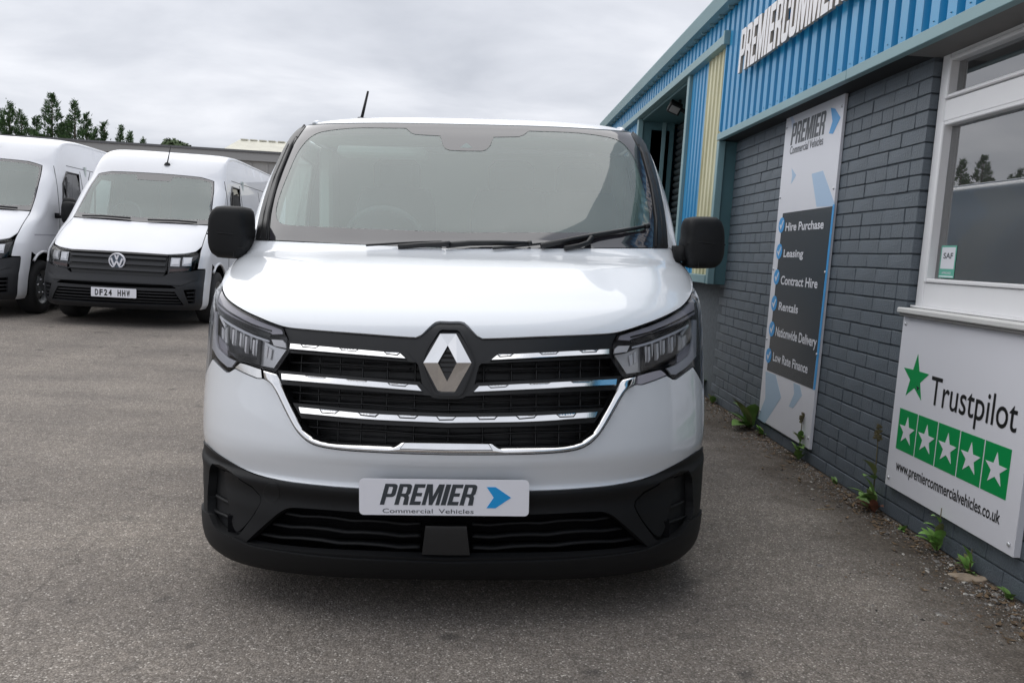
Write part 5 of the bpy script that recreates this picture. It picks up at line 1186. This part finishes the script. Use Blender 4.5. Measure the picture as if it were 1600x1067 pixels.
cc('steering_wheel', M['intd'], lambda b: b.tube([(-.45+.2*math.cos(a), 1.62+.08*math.sin(a), 1.38+.18*math.sin(a)) for a in np.linspace(0, 2*math.pi, 25)], .016, 6, False))
van2 = clone(tc_); van2['label'] = 'white high roof van cut off by the left edge, leftmost of the parked vans'
van2.location = (-6.68, 9.80, .06); van2.rotation_euler.z = .10; van2.scale.z = 1.035
for ch in list(van2.children):
    if ch.name.startswith('number_plate'):
        for g_ in list(ch.children):
            if g_.name.startswith('lettering'): bpy.data.objects.remove(g_)

# ================================================================== BEYOND THE YARD
lb = thing('storage_building', 'long low grey building with a flat dark roof edge behind the parked vans', 'building', (-14, 26, .06))
q = MB(); q.box((-46, 0, -.3), (11.5, 8, 3.55)); q.build('wall', grain(mat('grey_profiled_wall', (.40, .39, .375), .7), .8, .1, stretch=(3, 1, .4)), lb)
q = MB(); q.box((-46, -.12, 3.553), (11.6, 8.1, 3.80)); q.build('roof_edge', mat('grey_fascia', (.36, .355, .345), .6), lb)
q = MB(); q.box((-10, -.16, 3.803), (11.62, 8.1, 3.87)); q.build('roof_capping', mat('dark_capping', (.14, .14, .145), .6), lb)
for k in range(60): q = MB(); q.box((-18+k*.5, -.03, -.2), (-17.93+k*.5, -.002, 3.5)); q.build('cladding_rib', bpy.data.materials['grey_profiled_wall'], lb)
hb_ = thing('pitched_roof_shed', 'pale cream ribbed pitched roof rising behind the grey building left of the nearest van', 'building', (-9, 34, .06))
x0 = onY((325, 236), 34)[0]+9; x1 = onY((374, 219), 38)[0]+9; zr = onY((374, 218.6), 38)[2]-.06; ze = onY((374, 246), 34)[2]-.06; zl_ = onY((325, 236), 34)[2]-.06
m_roofc = grain(mat('cream_roof_sheet', (.62, .60, .50), .6), 1.5, .12)
q = MB(); q.add([(x0, 0, ze-.1), (16, 0, ze-.1), (16, 4, zr), (x1, 4, zr), (x0, 8, ze-.1), (16, 8, ze-.1)], [(0, 1, 2, 3), (0, 3, 4), (3, 2, 5, 4)]); q.build('roof', m_roofc, hb_)
q = MB(); q.box((x0, .05, -.2), (16, 7.9, ze-.12)); q.build('wall', mat('shed_wall', (.27, .27, .27), .8), hb_)
for k in range(22):
    xa = x1+.1+k*.42; q = MB(); q.box((xa, 3.85, zr-.02), (xa+.30, 4.15, zr+.035)); q.build('ridge_cap', m_roofc, hb_)
# trees
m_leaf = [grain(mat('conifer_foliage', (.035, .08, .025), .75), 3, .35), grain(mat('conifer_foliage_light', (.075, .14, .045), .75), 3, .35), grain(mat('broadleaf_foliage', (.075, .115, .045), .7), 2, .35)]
m_bark = mat('bark', (.08, .06, .045), .9)
def conifer(x, y, h, r, seed, sparse=1.):
    g = np.random.default_rng(seed); b = [MB(), MB()]; n = int(2600*sparse)
    nb = int(h*17)
    for i in range(nb):
        f = (i+g.random())/nb; z = h*(.12+.88*f); a = g.random()*6.283; L_ = r*(1-f)**1.05*(.74+.32*g.random())+.06
        droop = g.uniform(.1, .5)
        for k in range(int(20+L_*56)):
            s_ = g.random()**.7*L_; w_ = .20*(1-s_/L_*.75); p = np.array([math.cos(a)*s_+g.normal()*w_*.55, math.sin(a)*s_+g.normal()*w_*.55, z+s_*droop+g.normal()*.07])
            sz = g.uniform(.055, .13); d = np.array([math.cos(a), math.sin(a), .5+g.random()]); d /= np.linalg.norm(d); e = g.normal(size=3); e -= d*(e@d); e /= np.linalg.norm(e)
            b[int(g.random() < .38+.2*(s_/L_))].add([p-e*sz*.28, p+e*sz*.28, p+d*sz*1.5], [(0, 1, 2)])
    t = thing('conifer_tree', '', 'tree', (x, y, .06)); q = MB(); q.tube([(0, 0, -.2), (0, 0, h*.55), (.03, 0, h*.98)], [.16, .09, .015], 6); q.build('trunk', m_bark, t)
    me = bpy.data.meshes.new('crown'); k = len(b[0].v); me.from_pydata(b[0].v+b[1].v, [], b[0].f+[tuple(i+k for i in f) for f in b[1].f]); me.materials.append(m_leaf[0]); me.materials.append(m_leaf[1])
    me.polygons.foreach_set('material_index', [0]*len(b[0].f)+[1]*len(b[1].f)); link('crown', me, t); return t
cons = [((14, 163), 44, 2.7, 1.2, 'broad conifer tree at the far left edge above the van roof'), ((33, 176), 44, 1.9, 1., 'shorter conifer tree between the left edge and the tallest conifer'), ((80.5, 148), 44, 2.9, 1.2, 'tallest conifer tree with a pointed top, left of the row'),
        ((104, 190), 46, 1.8, 1., 'low conifer tree filling the gap between the two tallest conifers'), ((116.5, 160), 44, 2.1, 1.1, 'second tallest conifer tree, narrow pointed top'), ((135, 179), 45, 1.8, 1., 'conifer tree with a ragged side leaning against the second tallest'),
        ((-4, 170), 45, 2.4, 1., 'conifer tree cut in half by the left edge of the picture'), ((94, 196), 47, 2.2, 1., 'low dark conifer tree at the right foot of the tallest conifer'), ((147, 203), 47, 1.8, 1., 'low conifer tree left of the small slim one'),
        ((56, 185), 46, 2.2, 1., 'dense low conifer tree left of the tallest conifer'), ((162.5, 193), 47, 1.35, .8, 'small slim conifer tree standing apart in the middle of the row'), ((188, 199), 50, 1.1, .55, 'thin sparse conifer tree above the grey roof edge'), ((203, 207.5), 52, .95, .5, 'very small thin conifer tree right of the sparse one'), ((224, 218.5), 55, .7, .5, 'tiniest conifer tip just showing above the roof edge')]
for i, (p, Y_, r, sp_, lab) in enumerate(cons):
    w_ = onY(p, Y_); t = conifer(w_[0], Y_, w_[2]-.06, r, 10+i, sp_); t['label'] = lab; t['group'] = 'conifers behind the yard'
def broadleaf(x, y, h, r, seed, lab):
    g = np.random.default_rng(seed); b = MB(); t = thing('broadleaf_tree', lab, 'tree', (x, y, .06)); cl = []
    for i in range(16):
        d = g.normal(size=3); d /= np.linalg.norm(d); cl.append((np.array([0, 0, h-r*.75])+d*np.array([r*.75, r*.7, r*.45])*g.uniform(.4, 1), r*g.uniform(.25, .42)))
    for c_, rr_ in cl:
        for k in range(330):
            d = g.normal(size=3); d /= np.linalg.norm(d); p = c_+d*rr_*g.uniform(.6, 1.08); sz = g.uniform(.08, .18); a = g.normal(size=3); a /= np.linalg.norm(a); e = np.cross(a, d); b.add([p-a*sz, p+a*sz*.6+e*sz, p+a*sz*.6-e*sz], [(0, 1, 2)])
    b.build('crown', m_leaf[2], t); q = MB(); q.tube([(0, 0, -.2), (.1, 0, h*.5), (0, .1, h*.8)], [.2, .13, .05], 6)
    for c_, rr_ in cl[:6]: q.tube([(0, 0, h*.5), tuple(c_)], [.08, .03], 5)
    q.build('trunk', m_bark, t)
w_ = onY((280, 211), 48); broadleaf(w_[0], 48, w_[2]-.06, 1.5, 3, 'rounded broadleaf tree behind the grey roof right of the conifers')
# distant hedge line closing the horizon
g = np.random.default_rng(5); b = MB()
for k in range(9000):
    x = g.uniform(-140, 120); z = g.random()**.6*(2.6+1.0*math.sin(x*.11)+.6*math.sin(x*.37)); y = 62+g.random()*3; sz = g.uniform(.25, .6); a = g.normal(size=3); a /= np.linalg.norm(a); e = np.cross(a, (0, 1, .2)); b.add([(x-a[0]*sz, y, z-a[2]*sz), (x+a[0]*sz, y+.2, z+a[2]*sz), (x+e[0]*sz, y-.1, z+e[2]*sz)], [(0, 1, 2)])
tag(b.build('distant_hedge', m_leaf[0]), 'dark far hedge along the edge of the yard', 'hedge', kind='stuff')

# ================================================================== WEEDS AND LITTER AT THE FOOT OF THE WALL
m_wd = [grain(mat('dock_leaf', (.17, .30, .08), .45), 14, .25), grain(mat('nettle_leaf', (.20, .38, .09), .45), 14, .25), grain(mat('dry_red_leaf', (.22, .09, .055), .6), 14, .3), mat('weed_stem', (.10, .085, .04), .7), grain(mat('old_leaf', (.20, .21, .09), .6), 10, .3)]
def leaf_mesh(L_, W_, bend=.35):
    n = 7; V = []; 
    for i in range(n+1):
        s_ = i/n; w_ = W_*math.sin(math.pi*min(1, s_*.97+.02))**.8*(1-.25*s_); z = bend*L_*(s_-s_*s_*1.3)
        V += [(s_*L_, -w_, z+w_*.25), (s_*L_, 0, z-.0), (s_*L_, w_, z+w_*.25)]
    Fc = [f for i in range(n) for f in ((3*i, 3*i+1, 3*i+4, 3*i+3), (3*i+1, 3*i+2, 3*i+5, 3*i+4))]
    b = MB(); b.add(V, Fc, True); return b
def weed(name, label, px, h, leaves, stem_h=0, seed=1, mi=0, seedhead=False, lean=(0, 0)):
    w_ = onZ(px, .07); X_ = min(w_[0], 2.02); g = np.random.default_rng(seed)
    t = thing(name, label, 'weed', (X_, w_[1], .065), 'weeds along the foot of the wall')
    if stem_h:
        q = MB(); q.tube([(0, 0, 0), (lean[0]*.4, lean[1]*.4, stem_h*.5), (lean[0], lean[1], stem_h)], [.0035, .003, .0018], 6); q.build('stem', m_wd[3], t)
    if seedhead:
        q = MB()
        for k in range(26): z = stem_h*(.80+.2*g.random()); q.box((lean[0]+g.normal()*.008, lean[1]+g.normal()*.008, z), (lean[0]+g.normal()*.010, lean[1]+g.normal()*.010, z+.009))
        q.build('seed_head', m_wd[3], t)
    for i in range(leaves):
        L_ = h*g.uniform(.6, 1.15); me = leaf_mesh(L_, L_*g.uniform(.2, .32), g.uniform(.1, .6)).mesh('leaf'); 
        zz = 0 if not stem_h else stem_h*(i/leaves)*.9*g.random(); mm_ = m_wd[mi] if g.random() < .8 or mi == 2 else m_wd[4]
        me.materials.append(mm_); o = link('leaf', me, t); a = math.pi/2+g.uniform(-1.9, 1.9)+math.pi/2 if True else 0
        o.location = (lean[0]*zz/max(stem_h, 1e-3), lean[1]*zz/max(stem_h, 1e-3), zz+.004); o.rotation_euler = (g.uniform(-.3, .3), -g.uniform(.25, 1.2), a)
    return t
weed('dock_weed', 'broad leaved green dock weed left of the tall sign board bottom corner', (1172, 668), .25, 8, 0, 3, 0)
weed('small_weed', 'small bright green clump under the bottom left of the tall sign board', (1195, 681), .08, 12, 0, 4, 1)
weed('ground_weed', 'leafy green clump by the far end of the wall beside the near van flank', (1102, 614), .20, 14, .12, 5, 1)
weed('small_weed', 'little yellow green sprig just right of the far leafy clump', (1122, 630), .10, 8, 0, 6, 1)
weed('tall_weed', 'tall thin weed with round leaves under the right edge of the tall sign board', (1277, 720), .10, 15, .30, 7, 0, True)
weed('seeding_dock_weed', 'tallest weed with dark seeding stem and red leaves left of the wide star rating board', (1362, 797), .13, 9, .44, 8, 0, True, (-.01, 0))
weed('red_dock_leaves', 'low rosette of dry red dock leaves at the foot of the tallest weed', (1366, 800), .09, 6, 0, 9, 2)
weed('nettle_weed', 'fresh green weed with toothed leaves in front of the middle of the star rating board', (1463, 862), .10, 12, .20, 10, 1)
weed('nettle_weed', 'short bushy green weed under the right half of the star rating board', (1514, 897), .075, 14, .11, 11, 1)
weed('small_weed', 'tiny green sprig between the tallest weed and the middle nettle', (1412, 830), .045, 7, 0, 12, 1)
weed('small_weed', 'tiny dull green tuft at the bottom right corner of the picture', (1577, 936), .05, 9, 0, 13, 0)
weed('small_weed', 'tiny flat tuft of moss green below the tall thin weed', (1305, 757), .045, 9, 0, 14, 0)
# dead leaves blown against the wall
g = np.random.default_rng(33); b = MB()
for i in range(420):
    y = 2.4+4.5*g.random()**1.3; x = 2.03-abs(g.exponential(.07)); L_ = g.uniform(.008, .026); a = g.random()*6.283; z = float(zg(x, y))+.002; c_, s2 = math.cos(a), math.sin(a); up = g.uniform(.2, .6)*L_
    P_ = [(-L_, 0, up), (0, -L_*.4, 0), (L_, 0, up*.8), (0, L_*.4, up*.2)]; b.add([(x+p[0]*c_-p[1]*s2, y+p[0]*s2+p[1]*c_, z+p[2]) for p in P_], [(0, 1, 3), (1, 2, 3)])
tag(b.build('leaf_litter', grain(mat('dead_leaf', (.17, .115, .065), .8), 30, .5)), 'dry brown leaf litter along the foot of the wall', 'leaf litter', kind='stuff')
# grit and crumbs
gm = [mat('grit_grey', (.22, .21, .20), .9), mat('grit_dark', (.05, .045, .04), .9), mat('grit_brown', (.16, .11, .075), .9), mat('grit_pale', (.48, .46, .42), .85)]
g = np.random.default_rng(21); V = []; Fc = []; MI = []
def bit(x, y, z, sz, k, flat=.5):
    n = len(V); 
    for d in ((1, 0, 0), (-.5, .85, 0), (-.5, -.85, 0), (.1, .05, flat)): V.append((x+sz*(d[0]+g.normal()*.25), y+sz*(d[1]+g.normal()*.25), z+sz*d[2]))
    Fc.extend([(n, n+1, n+3), (n+1, n+2, n+3), (n+2, n, n+3)]); MI.extend([k]*3)
for i in range(11000):
    y = 2.3+6*g.random()**1.5; x = 2.04-abs(g.exponential(.085+.04*math.sin(y*5)+.03*math.sin(y*13))); 
    if x < 1.0: continue
    bit(x, y, float(zg(x, y)), g.uniform(.0016, .0060)*(2.4 if g.random() < .06 else 1), int(g.choice(4, p=[.32, .25, .33, .10])))
for i in range(9000):
    y = .9+8*g.random()**1.5; x = g.uniform(-5.5, 2.0); bit(x, y, float(zg(x, y)), g.uniform(.0012, .0036), int(g.choice(4, p=[.45, .37, .08, .10])))
me = bpy.data.meshes.new('grit'); me.from_pydata(V, [], Fc)
for m_ in gm: me.materials.append(m_)
me.polygons.foreach_set('material_index', MI); tag(link('grit', me), 'loose grit and crumbled litter scattered over the asphalt', 'grit', kind='stuff')
def stone(px, r, m_, lab, cat='stone', name='loose_stone', fl=.4):
    w_ = onZ(px, .07); b = MB(); g2 = np.random.default_rng(int(px[0])); rings = []
    for k, (z, s_) in enumerate(((0, 1), (.5, .95), (.85, .6), (1, .15))): rings.append([(r*s_*math.cos(a)*(1+.25*math.sin(a*3+px[0])), r*s_*.7*math.sin(a)*(1+.2*math.cos(a*2)), z*r*fl) for a in np.linspace(0, 6.283, 9)[:-1]])
    b.loft(rings, smooth=False); o = b.build(name, m_); o.location = (min(w_[0], 2.03-r*.6), w_[1], .064+float(zg(w_[0], w_[1]))-.0695); tag(o, lab, cat)
stone((1553, 905), .075, grain(mat('broken_concrete', (.34, .27, .20), .9), 25, .4), 'largest flat tan lump of broken concrete near the bottom right corner by the wall', fl=.25)
stone((1523, 903), .018, gm[3], 'small white chip left of the tan concrete lump')
stone((1361, 829), .014, gm[3], 'small white chip on the asphalt below the tallest weed')
stone((1371, 847), .012, gm[3], 'pale pebble in front of the wall below the star rating board left corner')
stone((1216, 699), .018, gm[3], 'pale stone chip under the middle of the tall sign board')
stone((1205, 688), .040, mat('flat_brown_stone', (.22, .16, .12), .9), 'flat brown stone beside the small bright green clump', fl=.2)
stone((1283, 740), .022, gm[0], 'grey stone at the foot of the tall thin weed')
stone((330, 813), .0, gm[1], '') if False else None
w_ = onZ((1291, 797), .07); q = MB(); q.tube([(w_[0]-.05, w_[1], .073), (w_[0]+.05, w_[1]+.02, .074)], .002, 5); tag(q.build('dry_stalk', mat('straw', (.40, .30, .16), .8)), 'thin straw coloured dry stalk lying on the asphalt near the wall', 'stalk')
